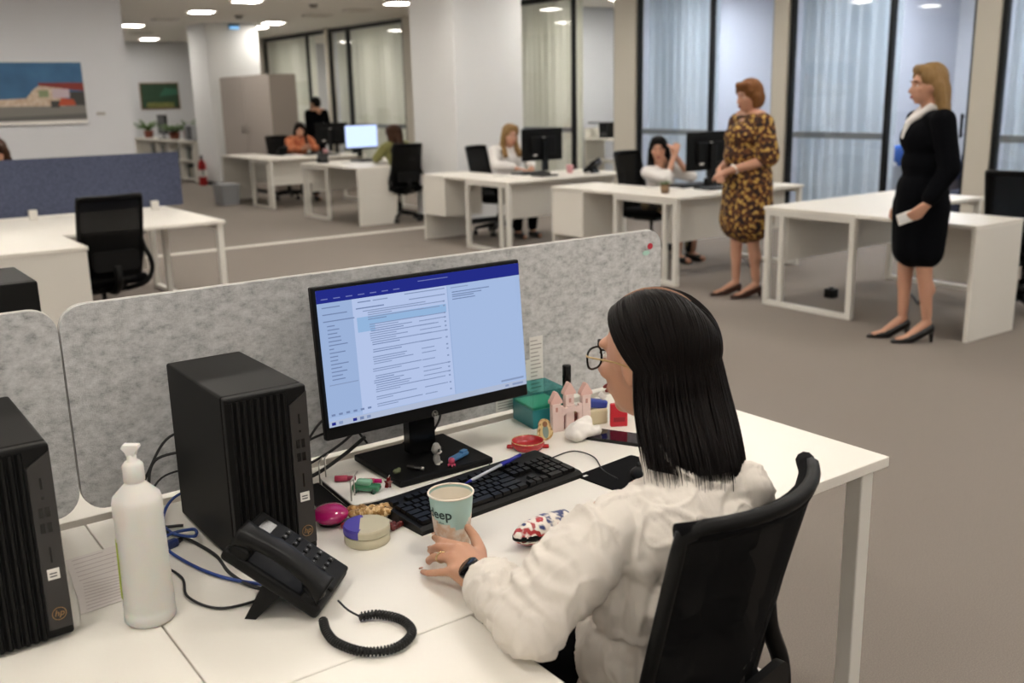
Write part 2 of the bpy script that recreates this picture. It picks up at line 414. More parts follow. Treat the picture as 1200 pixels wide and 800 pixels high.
# ---- task chair (front towards +y)
def make_chair(label, group, arm=True):
    t = thing('office_chair', label, 'chair', (0, 0, 0), 0, group)
    def bk(x, z):      # back surface: hollow in plan, raked
        u = x/.21; k = (z-.50)/.5
        return -.235-.14*k+.075*u*u*(.6+.4*k)
    def half(z): return .205+.0*z if z > .62 else .205-(.62-z)*.12
    zs = [.46+.54*i/16 for i in range(17)]
    # frame tube around
    P = []
    for z in zs: P.append((-half(z), bk(-half(z), z), z))
    top = [(x, bk(x, 1.0), 1.0+.012) for x in [-.205+.41*i/12 for i in range(1, 12)]]
    P += top
    for z in reversed(zs): P.append((half(z), bk(half(z), z), z))
    P += [(x, bk(x, .46), .46) for x in [.19-.38*i/8 for i in range(1, 8)]]
    MB().tube(P, .0125, 8, closed=True).build('back_frame', BLACKP, t)
    # padded top roll
    MB().tube([(x, bk(x, .985)+.004, .985+.018) for x in [-.205+.41*i/14 for i in range(15)]], .0165, 10).build('headband', BLACKF, t)
    V = []; F = []; n, m = 16, 20
    for s in (0, 1):
        for j in range(m+1):
            z = .465+.53*j/m
            for i in range(n+1):
                x = half(z)*(-1+2*i/n)*.97; V.append((x, bk(x, z)-.004+s*.008, z))
    o = (n+1)*(m+1)
    for j in range(m):
        for i in range(n):
            a = j*(n+1)+i; F.append([a, a+1, a+n+2, a+n+1]); F.append([a+o, a+o+n+1, a+o+n+2, a+o+1])
    MB().add(V, F, 0, None, True).build('back_mesh', MESHB, t)
    lum = MB()
    lum.prism(rrect(-.15, .15, .53, .66, .03), -.312, -.295); lum.build('lumbar_support', BLACKP, t)
    # side loops that carry the back
    for s in (-1, 1):
        MB().tube(spline([(s*.20, bk(.2, .70), .72), (s*.215, bk(.2, .66)-.01, .66), (s*.245, -.25, .58), (s*.25, -.25, .50), (s*.20, -.24, .42), (s*.10, -.16, .38)], 6), .017, 8).build('side_bracket', BLACKP, t)
    MB().tube(spline([(0, -.30, .56), (0, -.31, .46), (0, -.22, .385), (0, -.05, .38)], 6), .028, 8).build('spine', BLACKP, t)
    MB().box((0, .02, .445), (.48, .47, .07), None, .033, 4).build('seat', BLACKF, t)
    MB().bb(-.12, .12, -.14, .14, .36, .41, .01).build('mechanism', BLACKP, t)
    MB().cyl((0, 0, .10), (0, 0, .24), .03, .03, 14).cyl((0, 0, .24), (0, 0, .37), .016, .016, 14, 0).build('gas_lift', BLACKG, t)
    for k in range(5):
        a = R_(90+72*k); d = Vector((math.cos(a), math.sin(a), 0))
        MB().tube([d*.03+Vector((0, 0, .115)), d*.16+Vector((0, 0, .10)), d*.29+Vector((0, 0, .075))], [.03, .024, .016], 8).build('base_arm', BLACKP, t)
        s = d.cross(Vector((0, 0, 1)))
        c = d*.285+Vector((0, 0, .028))
        MB().cyl(c-s*.026, c-s*.006, .028, .028, 14).cyl(c+s*.006, c+s*.026, .028, .028, 14).cyl(c+Vector((0, 0, .02)), c+Vector((0, 0, .055)), .01, .01, 8).build('caster', RUBBER, t)
    if arm:
        for s in (-1, 1):
            a = MB().tube(spline([(s*.13, .0, .40), (s*.25, .0, .41), (s*.275, .0, .50), (s*.275, -.01, .64)], 5), .016, 8).build('armrest', BLACKP, t)
            MB().box((s*.275, .02, .652), (.075, .23, .028), None, .012, 3).build('arm_pad', BLACKP, a)
    return t
chair0 = make_chair('black mesh office chair with the person in white blouse at the tower computers', None, False)
chair0.location = (1.062, 1.232, 0); chair0.rotation_euler = (0, 0, R_(11)); chair0.scale = (.92, .97, .975)
def chair(x, y, rz, label, z=0):
    c = copy_tree(chair0); c.location = (x, y, z); c.rotation_euler = (0, 0, rz); c.scale = (1, 1, 1); c['label'] = label; c['group'] = 'black mesh office chairs'; return c
chair0['group'] = 'black mesh office chairs'
chair(6.76, 9.62, R_(202), 'black mesh office chair with the blonde person in white')
chair(6.90, 7.20, R_(190), 'black mesh office chair with the person resting head on hands')
chair(6.56, 11.62, R_(-4), 'black mesh office chair seen from behind at the lit monitor')
chair(6.80, 15.75, R_(185), 'black mesh office chair with the red-clad person at far desk')
chair(1.64, 7.03, R_(6), 'empty black mesh office chair at the blue screened desk')
chair(6.95, 3.50, R_(-80), 'empty black mesh office chair beyond the end panel of empty desk')

# ---- monitors
MW, MH = .5405, .335
SCREENS = {}
def make_monitor(name, label, loc, rz, screen, tilt=0, group=None, base_z=None, neck_c=0, base=(.215, .215), zc=.29):
    """screen faces local -y; origin on the desk under the panel"""
    t = thing(name, label, 'monitor', loc, rz, group)
    rt = Matrix.Translation((0, 0, zc)) @ Matrix.Rotation(tilt, 4, 'X')
    o = MB().box((0, .012, 0), (MW, .018, MH), None, .004).box((0, .03, -.01), (MW*.6, .03, MH*.55), None, .01).build('housing', BLACKP, t); o.matrix_local = rt
    s = screen(t); s.parent = o
    MB().prism(rrect(-.035, .035, -.24, .10, .006), .048, .075).build('neck', BLACKG, t, (0, 0, zc-.03))
    MB().box((neck_c, .05 if base[1] < .22 else .036, .008), (base[0], base[1], .016), None, .004).build('base', BLACKP, t)
    return t
def quadz(mb, x0, x1, z0, z1, y, mi): mb.quad([(x0, y, z0), (x1, y, z0), (x1, y, z1), (x0, y, z1)], mi)
def screen_mail(t):
    mats = [EM('screen base', '#adc4ec', .92), EM('screen bar', '#27308f', .9), EM('screen list', '#bacbf0', .95), EM('screen line', '#93a5cc', .85), EM('screen highlight', '#9cc0ea', .9), EM('screen white', '#c3d0ec', .8), EM('screen side', '#a3bbe4', .92), EM('screen folder', '#8093bd', .85), EM('screen menu', '#7d86c8', .8)]
    mb = MB(); W, H = .527, .297; x0, z1 = -W/2, MH/2-.008; z0 = z1-H; x1 = -x0
    def q(a, b, c, d, mi, lay): quadz(mb, x0+a*W, x0+b*W, z1-d*H, z1-c*H, -.00325-lay*.00015, mi)
    rnd = random.Random(3)
    q(0, 1, 0, 1, 0, 0); q(0, 1, 0, .095, 1, 1); q(0, .155, .095, .93, 6, 1); q(.155, .61, .095, .95, 2, 1); q(0, 1, .955, 1, 5, 1)
    for i in range(7): q(.02+.055*i, .05+.055*i, .064, .071, 8, 2)
    q(.47, .62, .029, .035, 8, 2)
    q(.17, .60, .235, .30, 4, 2); q(.17, .25, .30, .345, 4, 2); q(.61, .615, .1, .95, 6, 2)
    z = .125
    for k in range(3):
        q(.02, .1+.03*k, z+.0, z+.008, 7, 2); z += .05
    q(.02, .14, .225, .232, 7, 2)
    for k in range(15):
        z = .26+k*.028; q(.035, .055+.06*rnd.random()+(.06 if k == 5 else 0), z, z+.008, 7, 2)
    q(.02, .15, .69, .697, 3, 2)
    q(.18, .24, .12, .128, 7, 2); q(.25, .32, .12, .128, 3, 2); q(.40, .60, .11, .118, 3, 2); q(.17, .30, .165, .174, 7, 2)
    q(.42, .60, .155, .163, 3, 2); q(.20, .50, .19, .197, 3, 2)
    z = .205
    while z < .92:
        a = .22+.01*rnd.random()
        q(a, a+.10+.22*rnd.random(), z, z+.0075, 3, 3); q(.46, .46+.06+.08*rnd.random(), z+.002, z+.009, 3, 3)
        q(a, a+.05+.12*rnd.random(), z+.017, z+.0235, 7 if rnd.random() < .3 else 3, 3); q(.585, .595, z, z+.012, 3, 3)
        z += .034 if rnd.random() < .8 else .055
    q(.63, .72, .115, .122, 3, 2)
    for a, c in ((.28, .15), (.22, .17), (.16, .185), (.17, .205)): q(.635, .635+a*.7, c, c+.0075, 7, 2)
    for i in range(6): q(.015+.033*i, .032+.033*i, .905, .92, 7, 2)
    for i, c in enumerate((1, 3, 5, 1, 7, 3)): q(.012+.032*i, .03+.032*i, .966, .988, c, 3)
    q(.86, .985, .925, .94, 3, 2); q(.88, .90, .968, .985, 3, 2); q(.92, .98, .968, .985, 3, 2)
    return mb.build('screen', mats)
def screen_plain(t):
    mb = MB(); quadz(mb, -.262, .262, -.14, .158, -.0035, 0); return mb.build('screen', EM('screen lit blue', '#c3d6ff', 1.5))
def screen_off(t):
    mb = MB(); quadz(mb, -.262, .262, -.14, .158, -.0035, 0); return mb.build('screen', BLACKG)
def hp_logo(parent, loc, rot, r, mat, ring=True):
    o = MB().tube([(r*math.cos(a), r*math.sin(a), 0) for a in [2*math.pi*i/28 for i in range(28)]], r*.06, 5, closed=True).build('logo', mat, parent, loc, rot)
    text_obj('hp', r*1.45, mat, o, (0, r*.06, 0), (0, 0, 0), 'lettering', .25, .0003)
    return o
LOGO = M('pale logo metal', '#b9b6ae', .3, .6); LOGOC = M('copper logo', '#9a7a52', .3, .8)
m0 = make_monitor('monitor', 'lit monitor showing a mail inbox on the desk in front', (1.129, 1.90, ZT), R_(-.4), screen_mail, R_(-4.8), 'desktop monitors', None, -.008, (.25, .225))
hp_logo(m0, (0, -.0155, .131), (R_(85), 0, 0), .0075, LOGO)
def bgmon(label, x, y, rz, scr):
    t = make_monitor('monitor', label, (x, y, ZT), rz, scr, 0, 'desktop monitors', zc=.33)
    MB().bb(-.018, .018, .0455, .0462, .07, .082).build('brand_plate', LOGO, t, (0, 0, .33))
    MB().bb(.09, .14, .0455, .0462, -.115, -.10).build('sticker', PAPER, t, (0, 0, .33))
    return t
bgmon('black monitor seen from behind facing the blonde seated person', 6.60, 8.58, R_(180), screen_off)
bgmon('black monitor seen from behind beside the person in patterned dress', 6.63, 6.22, R_(180), screen_off)
bgmon('lit blue monitor on the far desk beside the wide column', 6.62, 12.72, R_(6), screen_plain)
bgmon('turned dark monitor before the red-clad person', 7.08, 14.60, R_(132), screen_off)

# ================================================================ FOREGROUND DESKS
AX, AY = .390, 2.069
def fdesk(label, x0, x1, y0, y1, name='office_desk', legs=True):
    t = thing(name, label, 'desk', (0, 0, 0), 0, 'foreground bench desks')
    MB().bb(x0, x1, y0, y1, .715, ZT, .002).build('tabletop', WHITE, t)
    if legs: frame_end(t, x0+.05, y0+.02, y1-.02); frame_end(t, x1-.05, y0+.02, y1-.02)
    return t
fdesk('white desk holding the lit mail monitor and trinkets', AX+.0015, 1.99, 1.27, AY)
fdesk('white desk holding the tower computer beside the pump bottle', -1.21, AX-.0015, 1.27, AY)
fdesk('white return desk under the elbow of the person in white', AX+.0015, .812, .35, 1.2675, 'return_desk')
fdesk('white return desk joined to the desk with the pump bottle', -.05, AX-.0015, .35, 1.2675, 'return_desk')
fdesk('white desk on the other side of the grey felt screens', -1.21, 2.0, 2.105, 2.9)
fdesk('white return desk beyond the grey felt screen carrying a black tower', -.10, .56, 2.903, 3.9, 'return_desk')

FELT = ramp_mat('mottled grey felt', 'noise', 48, [(.28, '#8a8a89'), (.43, '#aeaead'), (.55, '#bebebd'), (.75, '#d2d2d1')], .95, (400, .5, .003), 12, (1, 1, 1.5), .66)
FELTE = M('pale felt edge', '#cfccc6', .9)
def screen_panel(label, x0, x1, y, z0, z1, felt, edge, r=.05, th=.022, name='desk_screen', group='felt desk screens'):
    t = thing(name, label, 'screen', ((x0+x1)/2, y, z0), 0, group)
    h = (x1-x0)/2
    MB().prism(rrect(-h, h, 0, z1-z0, r, 8), -th/2, th/2).build('felt_panel', felt, t)
    P = rrect(-h+.0005, h-.0005, .0005, z1-z0+.0005, r, 8)
    MB().tube([(p[0], 0, p[1]) for p in P], .0018, 6, closed=True).build('edge_piping', edge, t)
    return t
s1 = screen_panel('mottled grey felt desk screen behind the lit monitor', .3935, 2.03, 2.088, .762, 1.195, FELT, FELTE)
screen_panel('mottled grey felt desk screen behind the pump bottle', -1.21, .3895, 2.088, .762, 1.195, FELT, FELTE)
# ladybird sticker and pinned sheets
t = thing('sticker', 'small red and green ladybird sticker on the felt screen corner', 'sticker', (1.985, 2.0755, 1.150))
MB().prism([(.010*math.cos(a), .009*math.sin(a)) for a in [i*.5236 for i in range(12)]], -.001, 0).build('red_body', M('red print', '#b02838', .6), t)
MB().prism([(-.016+.014*math.cos(a), -.018+.007*math.sin(a)) for a in [i*.5236 for i in range(12)]], -.001, 0).build('green_leaf', M('green print', '#a9cfbf', .6), t)
def sheet_lines(parent, w, h, n, y=0, m=None, seed=1):
    rnd = random.Random(seed); mb = MB()
    for i in range(n):
        z = h-(i+1)*h/(n+1); L = w*(.45+.45*rnd.random()); mb.bb(.06*w, .06*w+L, y-.0008, y-.0004, z-.0012, z+.0012)
    return mb.build('print', m or M('grey print', '#9a958f', .8), parent)
for nm, x, z, wd, h, lab in ((0, 1.43, .765, .115, .125, 'white printed list pinned low on felt beside the monitor'), (1, 1.545, .765, .045, .185, 'tall narrow printed list pinned on felt beside the teal box')):
    t = thing('paper_sheet', lab, 'paper', (x, 2.0745, z)); MB().bb(0, wd, -.0006, 0, 0, h).build('sheet', PAPER, t); sheet_lines(t, wd, h, 16, -.0004, None, nm)

# ---- blue screened desk across the aisle
t = thing('office_desk', 'white L-shaped desk with the blue screen across it', 'desk')
MB().bb(.0, 2.58, 7.18, 8.36, .715, ZT, .003).build('tabletop', WHITE, t)
MB().bb(.0, 2.58, 8.375, 8.98, .715, ZT, .003).build('tabletop', WHITE, t)
MB().bb(.0, 1.45, 6.47, 7.177, .715, ZT, .003).build('return_top', WHITE, t)
MB().bb(.01, 1.44, 6.475, 6.5, 0, .714, .003).build('end_panel', PANELW, t)
MB().bb(.4, 2.2, 7.95, 7.97, .33, .714, .003).build('modesty_panel', PANELW, t)
frame_end(t, 2.545, 7.2, 8.96)
for y in (7.75,): MB().bb(2.28, 2.32, y-.02, y+.02, 0, .715, .003).build('leg', WMETAL, t)
BLUEF = ramp_mat('blue grey felt', 'noise', 60, [(.35, '#3d4358'), (.65, '#4f566d')], .95, (300, .4, .003))
bs = screen_panel('dark blue felt desk screen on the desk across the aisle', -.4, 2.66, 8.367, .765, 1.195, BLUEF, M('blue piping', '#474d63', .9), .012, .024, 'desk_screen')
for x in (2.42, 1.50):
    MB().bb(x-1.13-.03, x-1.13+.03, -.05, -.0125, -.025, .05, .004).build('clamp', WMETAL, bs)

# ================================================================ DESK ITEMS
GUN = M('dark grey bezel', '#2c2a29', .45, .2)
def tower(label, x0, y0, z=ZT, loc_back=False, w_=.155, d=.33, h=.332, detail=True):
    t = thing('desktop_tower', label, 'computer', (x0, y0, z), 0, 'black tower computers')
    MB().box((w_/2, d/2+.011, h/2+.004), (w_, d-.022, h-.008), None, .005, 3).build('case', M('black case paint', '#080807', .48, spec=.14, bump=(500, .1, .0005)), t)
    MB().box((w_/2, .0125, h/2+.003), (w_, .021, h-.006), None, .005, 3).build('front_bezel', BLACKP, t)
    if detail:
        n = 9
        for i in range(n):
            x = .008+(w_-.054)*i/(n-1); MB().prism([(x-.0062, .003), (x-.001, -.0030), (x+.003, -.0030), (x+.0062, .003)], .008, h-.008, axis='z').build('rib', BLACKP, t)
        sx0, sx1 = w_-.037, w_-.002
        st = MB().prism([(sx0, .022), (sx1, .022), (sx1, h-.012), (sx0, h-.034)], -.0012, .003).build('port_strip', GUN, t)
        P = BLACKG
        for (x, zz, a, b) in ((.017, .270, .003, .018), (.017, .246, .004, .004), (.0115, .222, .0065, .016), (.0215, .222, .0065, .016), (.0115, .196, .0065, .016), (.0215, .196, .0065, .016), (.017, .150, .0025, .026)):
            MB().bb(sx0+x-a/2, sx0+x+a/2, -.0024, -.001, zz-b/2, zz+b/2).build('port', P, st)
        lab = MB().bb(sx0+.008, sx0+.026, -.0022, -.001, .108, .126).build('label_sticker', PAPER, st)
        for k in range(2): MB().bb(sx0+.011, sx0+.022, -.0026, -.0021, .1125+.005*k, .1145+.005*k).build('print', DKGREY, lab)
        hp_logo(st, (sx0+.017, -.0022, .048), (R_(90), 0, 0), .0105, LOGOC)
        for k in range(3): pass
    for fx in (.02, w_-.02):
        for fy in (.04, d-.03): MB().cyl((fx, fy, 0), (fx, fy, .005), .009, .009, 10).build('foot', RUBBER, t)
    return t
tower('black tower computer between the telephone and the lit monitor', .563, 1.653)
tower('black tower computer beside the pump bottle', .113, 1.612)
tower('black tower computer on the desk beyond the felt screen', .37, 2.98, ZT, h=.37, detail=False)

# ---- pump bottle
t = thing('pump_bottle', 'translucent white pump bottle of clear liquid beside the tower', 'bottle', (.383, 1.593, ZT))
HDPE = M('translucent white plastic', '#eeece6', .35, sub=.3)
_b = HDPE.node_tree.nodes['Principled BSDF']; _b.inputs['Transmission Weight'].default_value = .22; _b.inputs['IOR'].default_value = 1.1
MB().lathe([(.001, 0), (.036, 0), (.0415, .006), (.0415, .02), (.0405, .022), (.0405, .03), (.0412, .032), (.0385, .185), (.0395, .19), (.0395, .212), (.037, .222), (.017, .243), (.015, .246), (.015, .256)], n=40).build('body', HDPE, t)
MB().lathe([(.0155, .246), (.017, .248), (.0165, .274), (.012, .280), (.0075, .281), (.0075, .292)], n=28).build('collar', HDPE, t)
MB().prism([(-.006, .290), (.006, .290), (.008, .296), (.014, .304), (.013, .308), (-.011, .309), (-.014, .304), (-.008, .296)], -.007, .007, mat=Matrix.Rotation(R_(-35), 4, 'Z')).build('pump_head', HDPE, t)
V = []; F = []
for i in range(9):
    a = R_(138+50*i/8)
    for z in (.05, .15): V.append((.0418*math.cos(a)*(1 if z < .1 else .962), .0418*math.sin(a)*(1 if z < .1 else .962), z))
for i in range(8): F.append([2*i, 2*i+2, 2*i+3, 2*i+1])
MB().add(V, F, 0, None, True).build('label', M('lime label', '#b3c23a', .5), t)

# ---- papers by the bottle
for k, (pts, lab) in enumerate((([(.318, 1.915), (.440, 1.925), (.462, 1.745), (.300, 1.735)], 'printed form sheet lying beside the pump bottle'), ([(.312, 1.80), (.440, 1.79), (.430, 1.690), (.290, 1.675)], 'second printed form sheet with a pale plastic edge by the bottle'))):
    t = thing('paper_sheet', lab, 'paper', (0, 0, ZT+.0006+.0012*k))
    MB().prism(pts, 0, .0008, axis='z').build('sheet', M('pinkish paper', '#e0d9d4', .8), t)
    A, B, C_, D = [Vector((*p, .0010)) for p in pts]; mb = MB()
    for i in range(9):
        u = (i+.7)/9.6; p = A.lerp(D, u); q = B.lerp(C_, u); a, b = p.lerp(q, .08), p.lerp(q, .55+.4*((i*37) % 10)/10); n = Vector((0, .0014, 0)); mb.quad([a-n, b-n, b+n, a+n])
    mb.build('print', M('faint print', '#bfb2b0', .8), t)

# ---- desk telephone
px = Vector((.707, .707, 0)); py = Vector((-.707, .707, 0))
t = thing('desk_phone', 'black desk telephone with handset and tilted keypad', 'telephone', (.648, 1.452, ZT), R_(45))
TI = Matrix.Translation((0, .0, .012)) @ Matrix.Rotation(R_(33), 4, 'X')       # tilted body plane
def tl(o): o.matrix_local = TI; return o
body = tl(MB().box((0, .095, .004), (.15, .19, .024), None, .008, 3).box((.030, .095, .014), (.088, .186, .014), None, .005, 3).build('body', BLACKP, t))
for _y, _z, _d, _h in ((.165, .020, .036, .024), (.028, .016, .03, .018)): tl(MB().box((-.048, _y, _z), (.05, _d, _h), None, .007, 3).build('cradle', BLACKP, t))
hs = MB(); pts = spline([(-.05, .012, .036), (-.05, .05, .046), (-.05, .10, .052), (-.05, .15, .048), (-.05, .185, .040)], 6)
V = []; F = []; n = 14
for i, p in enumerate(pts):
    u = i/(len(pts)-1); e = abs(u-.5)*2; wd = .022+.006*e**3; th = .012+.008*e**4
    for j in range(n):
        a = 2*math.pi*j/n; ca, sa = math.cos(a), math.sin(a)
        V.append(p+Vector((wd*math.copysign(abs(ca)**.6, ca), 0, th*math.copysign(abs(sa)**.6, sa))))
for i in range(len(pts)-1):
    for j in range(n): F.append([i*n+j, i*n+(j+1) % n, (i+1)*n+(j+1) % n, (i+1)*n+j])
F.append(list(range(n))[::-1]); F.append([(len(pts)-1)*n+j for j in range(n)])
handset = tl(hs.add(V, F, 0, None, True).ell((-.05, .168, .030), (.021, .021, .012)).ell((-.05, .03, .026), (.021, .021, .012)).build('handset', M('handset plastic', '#0a0a0a', .4, spec=.2), t))
tl(MB().bb(.0, .056, .148, .172, .0205, .0228, .001).build('display', BLACKG, t))
tl(MB().bb(-.004, .006, .179, .181, .0205, .0215).build('maker_plate', LOGO, t))
km = MB().box((0, 0, 0), (.0115, .0085, .005), None, .0015, 2).mesh('key', M('phone key', '#141414', .4, spec=.25))
for r in range(5):
    for c in range(4):
        o = link('key', km, t); o.matrix_local = TI @ Matrix.Translation((.004+.0175*c, .125-.022*r+.0, .0225))
        MB().bb(-.0012, .0012, -.0014, .0014, .0024, .0027).build('digit', M('grey digit', '#8a8a88', .5), o)
MB().prism([(.055, .052), (.085, .075), (.128, .0), (.108, .0)], -.072, .072, axis='x').build('stand', BLACKP, t)
# coiled cord
path = spline([(.600, 1.385, .752), (.590, 1.35, .750), (.590, 1.31, .749), (.612, 1.262, .749), (.656, 1.243, .749), (.698, 1.266, .749), (.705, 1.312, .749), (.683, 1.352, .749), (.655, 1.364, .749)], 14)
L = [0]
for i in range(1, len(path)): L.append(L[-1]+(path[i]-path[i-1]).length)
hp = []; turns = 62; N = turns*9; j = 0; up = Vector((0, 0, 1))
for i in range(N+1):
    s = L[-1]*i/N
    while j < len(path)-2 and L[j+1] < s: j += 1
    u = (s-L[j])/max(1e-9, L[j+1]-L[j]); p = path[j].lerp(path[j+1], u); tg = (path[j+1]-path[j]).normalized(); sd = tg.cross(up)
    a = 2*math.pi*i/9; hp.append(p+(sd*math.cos(a)+up*math.sin(a))*.0066)
cd = MB().tube(hp, .0017, 5).tube(path, .0045, 6).tube(spline([(.655, 1.364, .750), (.645, 1.385, .756), (.640, 1.41, .764)], 5), .0018, 6).build('coiled_cord', CABLE)
tag(cd, 'coiled black handset cord looping on the white desk', 'cord')

# ---- keyboard
t = thing('keyboard', 'black full-size computer keyboard below the lit monitor', 'keyboard', (1.122, 1.682, ZT), R_(5))
MB().prism([(-.08, 0), (.08, 0), (.08, .024), (.066, .0245), (-.07, .0145), (-.08, .009)], -.223, .223, axis='x').build('case', M('keyboard plastic', '#0c0c0c', .45, spec=.2), t)
keym = {}
KEYM = M('key plastic', '#0b0b0b', .4, spec=.25)
def keymesh(wd, dp):
    k = (round(wd, 4), round(dp, 4))
    if k not in keym:
        a, b, h = wd/2, dp/2, .0075; c = .0016
        V = [(-a, -b, 0), (a, -b, 0), (a, b, 0), (-a, b, 0), (-a+c, -b+c, h), (a-c, -b+c, h), (a-c, b-c*.6, h), (-a+c, b-c*.6, h)]
        keym[k] = MB().add(V, [[3, 2, 1, 0], [4, 5, 6, 7], [0, 1, 5, 4], [1, 2, 6, 5], [2, 3, 7, 6], [3, 0, 4, 7]]).mesh('key', KEYM)
    return keym[k]
U_ = .01895
tilt = math.atan2(.010, .136)
def key(x, row, wu=1, du=1, depth=None):
    y = -.058+row*U_; yy = y+(du-1)*U_/2
    o = link('key', keymesh(wu*U_-.0022, du*U_-.0022 if depth is None else depth), t, (x, yy, .0155+(yy+.07)*.0735), (tilt, 0, 0)); return o
X0 = -.214
def row(r, ws, x=X0):
    for wu in ws:
        if wu > 0: key(x+wu*U_/2, r, wu)
        x += abs(wu)*U_
row(0, [1.25, 1.25, 1.25, 6.25, 1.25, 1.25, 1.25, 1.25]); row(1, [2.25]+[1]*10+[2.75]); row(2, [1.75]+[1]*11+[2.25]); row(3, [1.5]+[1]*12+[1.5]); row(4, [1]*13+[2])
row(5.35, [1, -1, 1, 1, 1, 1, -.5, 1, 1, 1, 1, -.5, 1, 1, 1, 1])
xn = X0+15.3*U_
row(0, [1, 1, 1], xn); row(1, [-1, 1], xn); row(3, [1, 1, 1], xn); row(4, [1, 1, 1], xn); row(5.35, [1, 1, 1], xn)
xp = X0+18.55*U_
row(0, [2, 1], xp); row(1, [1, 1, 1], xp); row(2, [1, 1, 1], xp); row(3, [1, 1, 1], xp); row(4, [1, 1, 1, 1], xp)
key(xp+3.5*U_, 0, 1, 2); key(xp+3.5*U_, 2, 1, 2)
# pen on the keyboard
t = thing('ballpoint_pen', 'clear ballpoint pen with blue cap lying across the keyboard', 'pen', (0, 0, 0))
a, b = Vector((1.075, 1.683, .7765)), Vector((1.262, 1.738, .7815)); d = (b-a).normalized()
MB().cyl(a+d*.02, a+d*.125, .0036, .0036, 8).build('barrel', M('clear barrel', '#b9bcc6', .2), t)
MB().cyl(a+d*.125, b, .0048, .0042, 10).build('cap', M('blue cap', '#1f2390', .3), t)
MB().tube([a+d*.0, a+d*.02], [.0008, .0034], 8).build('tip', M('blue cap', '#1f2390', .3), t)
# mouse and pad
t = thing('mouse_pad', 'black mouse pad by the right hand', 'mouse pad', (1.44, 1.555, ZT), R_(6))
MB().prism(rrect(-.09, .10, -.10, .09, .01), 0, .003, axis='z').build('pad', BLACKF, t)
MB().bb(-.082, -.07, .070, .077, .003, .0034).build('print', PAPER, t)
t = thing('computer_mouse', 'black computer mouse on the pad', 'mouse', (1.445, 1.50, ZT+.003), R_(10))
blob('shell', [ell((0, 0, .012), (.031, .055, .022))], .004, BLACKP, t, 2, cut=lambda c: c.z < .001); MB().cyl((-.003, .03, .032), (.003, .03, .032), .008, .008, 12).build('wheel', RUBBER, t)
tag(MB().tube(spline([(1.40, 1.56, .744), (1.41, 1.62, .743), (1.45, 1.70, .743), (1.44, 1.76, .743), (1.38, 1.76, .743), (1.30, 1.735, .743)], 8), .0016, 6).build('mouse_cable', CABLE), 'thin black mouse cable curving over the desk past the keyboard', 'cable')
tag(MB().tube(spline([(1.20, 1.775, .744), (1.235, 1.83, .743), (1.22, 1.90, .743), (1.17, 1.99, .743)], 8), .0016, 6).build('keyboard_cable', CABLE), 'thin black cable leaving the back of the keyboard', 'cable')

# ---- paper cup
t = thing('paper_cup', 'teal and beige paper cup held by the seated person', 'cup', (.938, 1.520, ZT))
def cr(z): return .0325+.0105*z/.108
V = []; F = []; I = []; n = 48; zs = [0, .006, .02, .035, .042, .048, .054, .060, .066, .072, .08, .09, .1, .105]
for z in zs:
    for j in range(n): a = 2*math.pi*j/n; V.append((cr(z)*math.cos(a), cr(z)*math.sin(a), z))
mb = MB()
mb.add(V, [], 0)
for i in range(len(zs)-1):
    for j in range(n):
        a = 2*math.pi*(j+.5)/n; lim = .052+.012*math.sin(a*2+2.2)+.005*math.sin(5*a)
        mb.F.append([i*n+j, i*n+(j+1) % n, (i+1)*n+(j+1) % n, (i+1)*n+j]); mb.I.append(0 if zs[i] > lim else 1); mb.S.append(True)
body = mb.build('sleeve', [M('teal print', '#a9c9c2', .5), M('beige print', '#d8cfc3', .5, var=(60, .12, '#c9a98f'))], t)
MB().lathe([(cr(.004)-.001, .004), (cr(.10)-.0012, .10)], n=40, cap=False).build('inside', M('cup paper', '#e6dccb', .6), t)
MB().lathe([(.001, .004), (cr(.004)-.001, .004)], n=40, cap=False).build('bottom', M('cup paper', '#e6dccb', .6), t)
MB().tube([(.0432*math.cos(2*math.pi*i/40), .0432*math.sin(2*math.pi*i/40), .1055) for i in range(40)], .0020, 8, closed=True).build('rim', M('cup paper', '#e6dccb', .6), t)
def wrap_text(txt, size, zc, ang, mat, parent):
    o = text_obj(txt, size, mat, parent, (0, 0, 0), (0, 0, 0), 'lettering', 0, 0)
    for v in o.data.vertices:
        r = cr(zc)+.0007+(v.co.y)*.097; a = ang+v.co.x/r; z = zc+v.co.y; v.co = Vector((r*math.cos(a), r*math.sin(a), z))
    return o
wrap_text('deep', .027, .074, R_(-159), M('dark green print', '#28403d', .6), t)
wrap_text('coffee', .007, .057, R_(-157), M('dark green print', '#28403d', .6), t)

# ---- round cream box with violet stripe
t = thing('round_box', 'round cream box with a violet segment on its lid', 'box', (.812, 1.632, ZT))
CREAMP = M('cream plastic', '#bdb69c', .45)
MB().lathe([(.001, 0), (.042, 0), (.0445, .003), (.0445, .018), (.043, .0195)], n=44).build('bottom_half', CREAMP, t)
mb = MB(); n = 44; V = [(0, 0, .0375)]
rings = [(.043, .0205), (.0455, .022), (.0455, .0335), (.044, .0365), (.030, .0375)]
for r, z in rings:
    for j in range(n): a = 2*math.pi*j/n; V.append((r*math.cos(a), r*math.sin(a), z))
mb.add(V, [], 0); c0 = R_(150)
def violet(a, r): return math.cos(a-c0)*r > .013
for i in range(len(rings)-1):
    for j in range(n):
        a = 2*math.pi*(j+.5)/n; mb.F.append([1+i*n+j, 1+i*n+(j+1) % n, 1+(i+1)*n+(j+1) % n, 1+(i+1)*n+j]); mb.I.append(1 if violet(a, .0455) else 0); mb.S.append(False)
for j in range(n):
    a = 2*math.pi*(j+.5)/n; mb.F.append([0, 1+4*n+j, 1+4*n+(j+1) % n]); mb.I.append(0); mb.S.append(False)
lid = mb.build('lid', [CREAMP, M('violet plastic', '#4a409a', .45)], t)
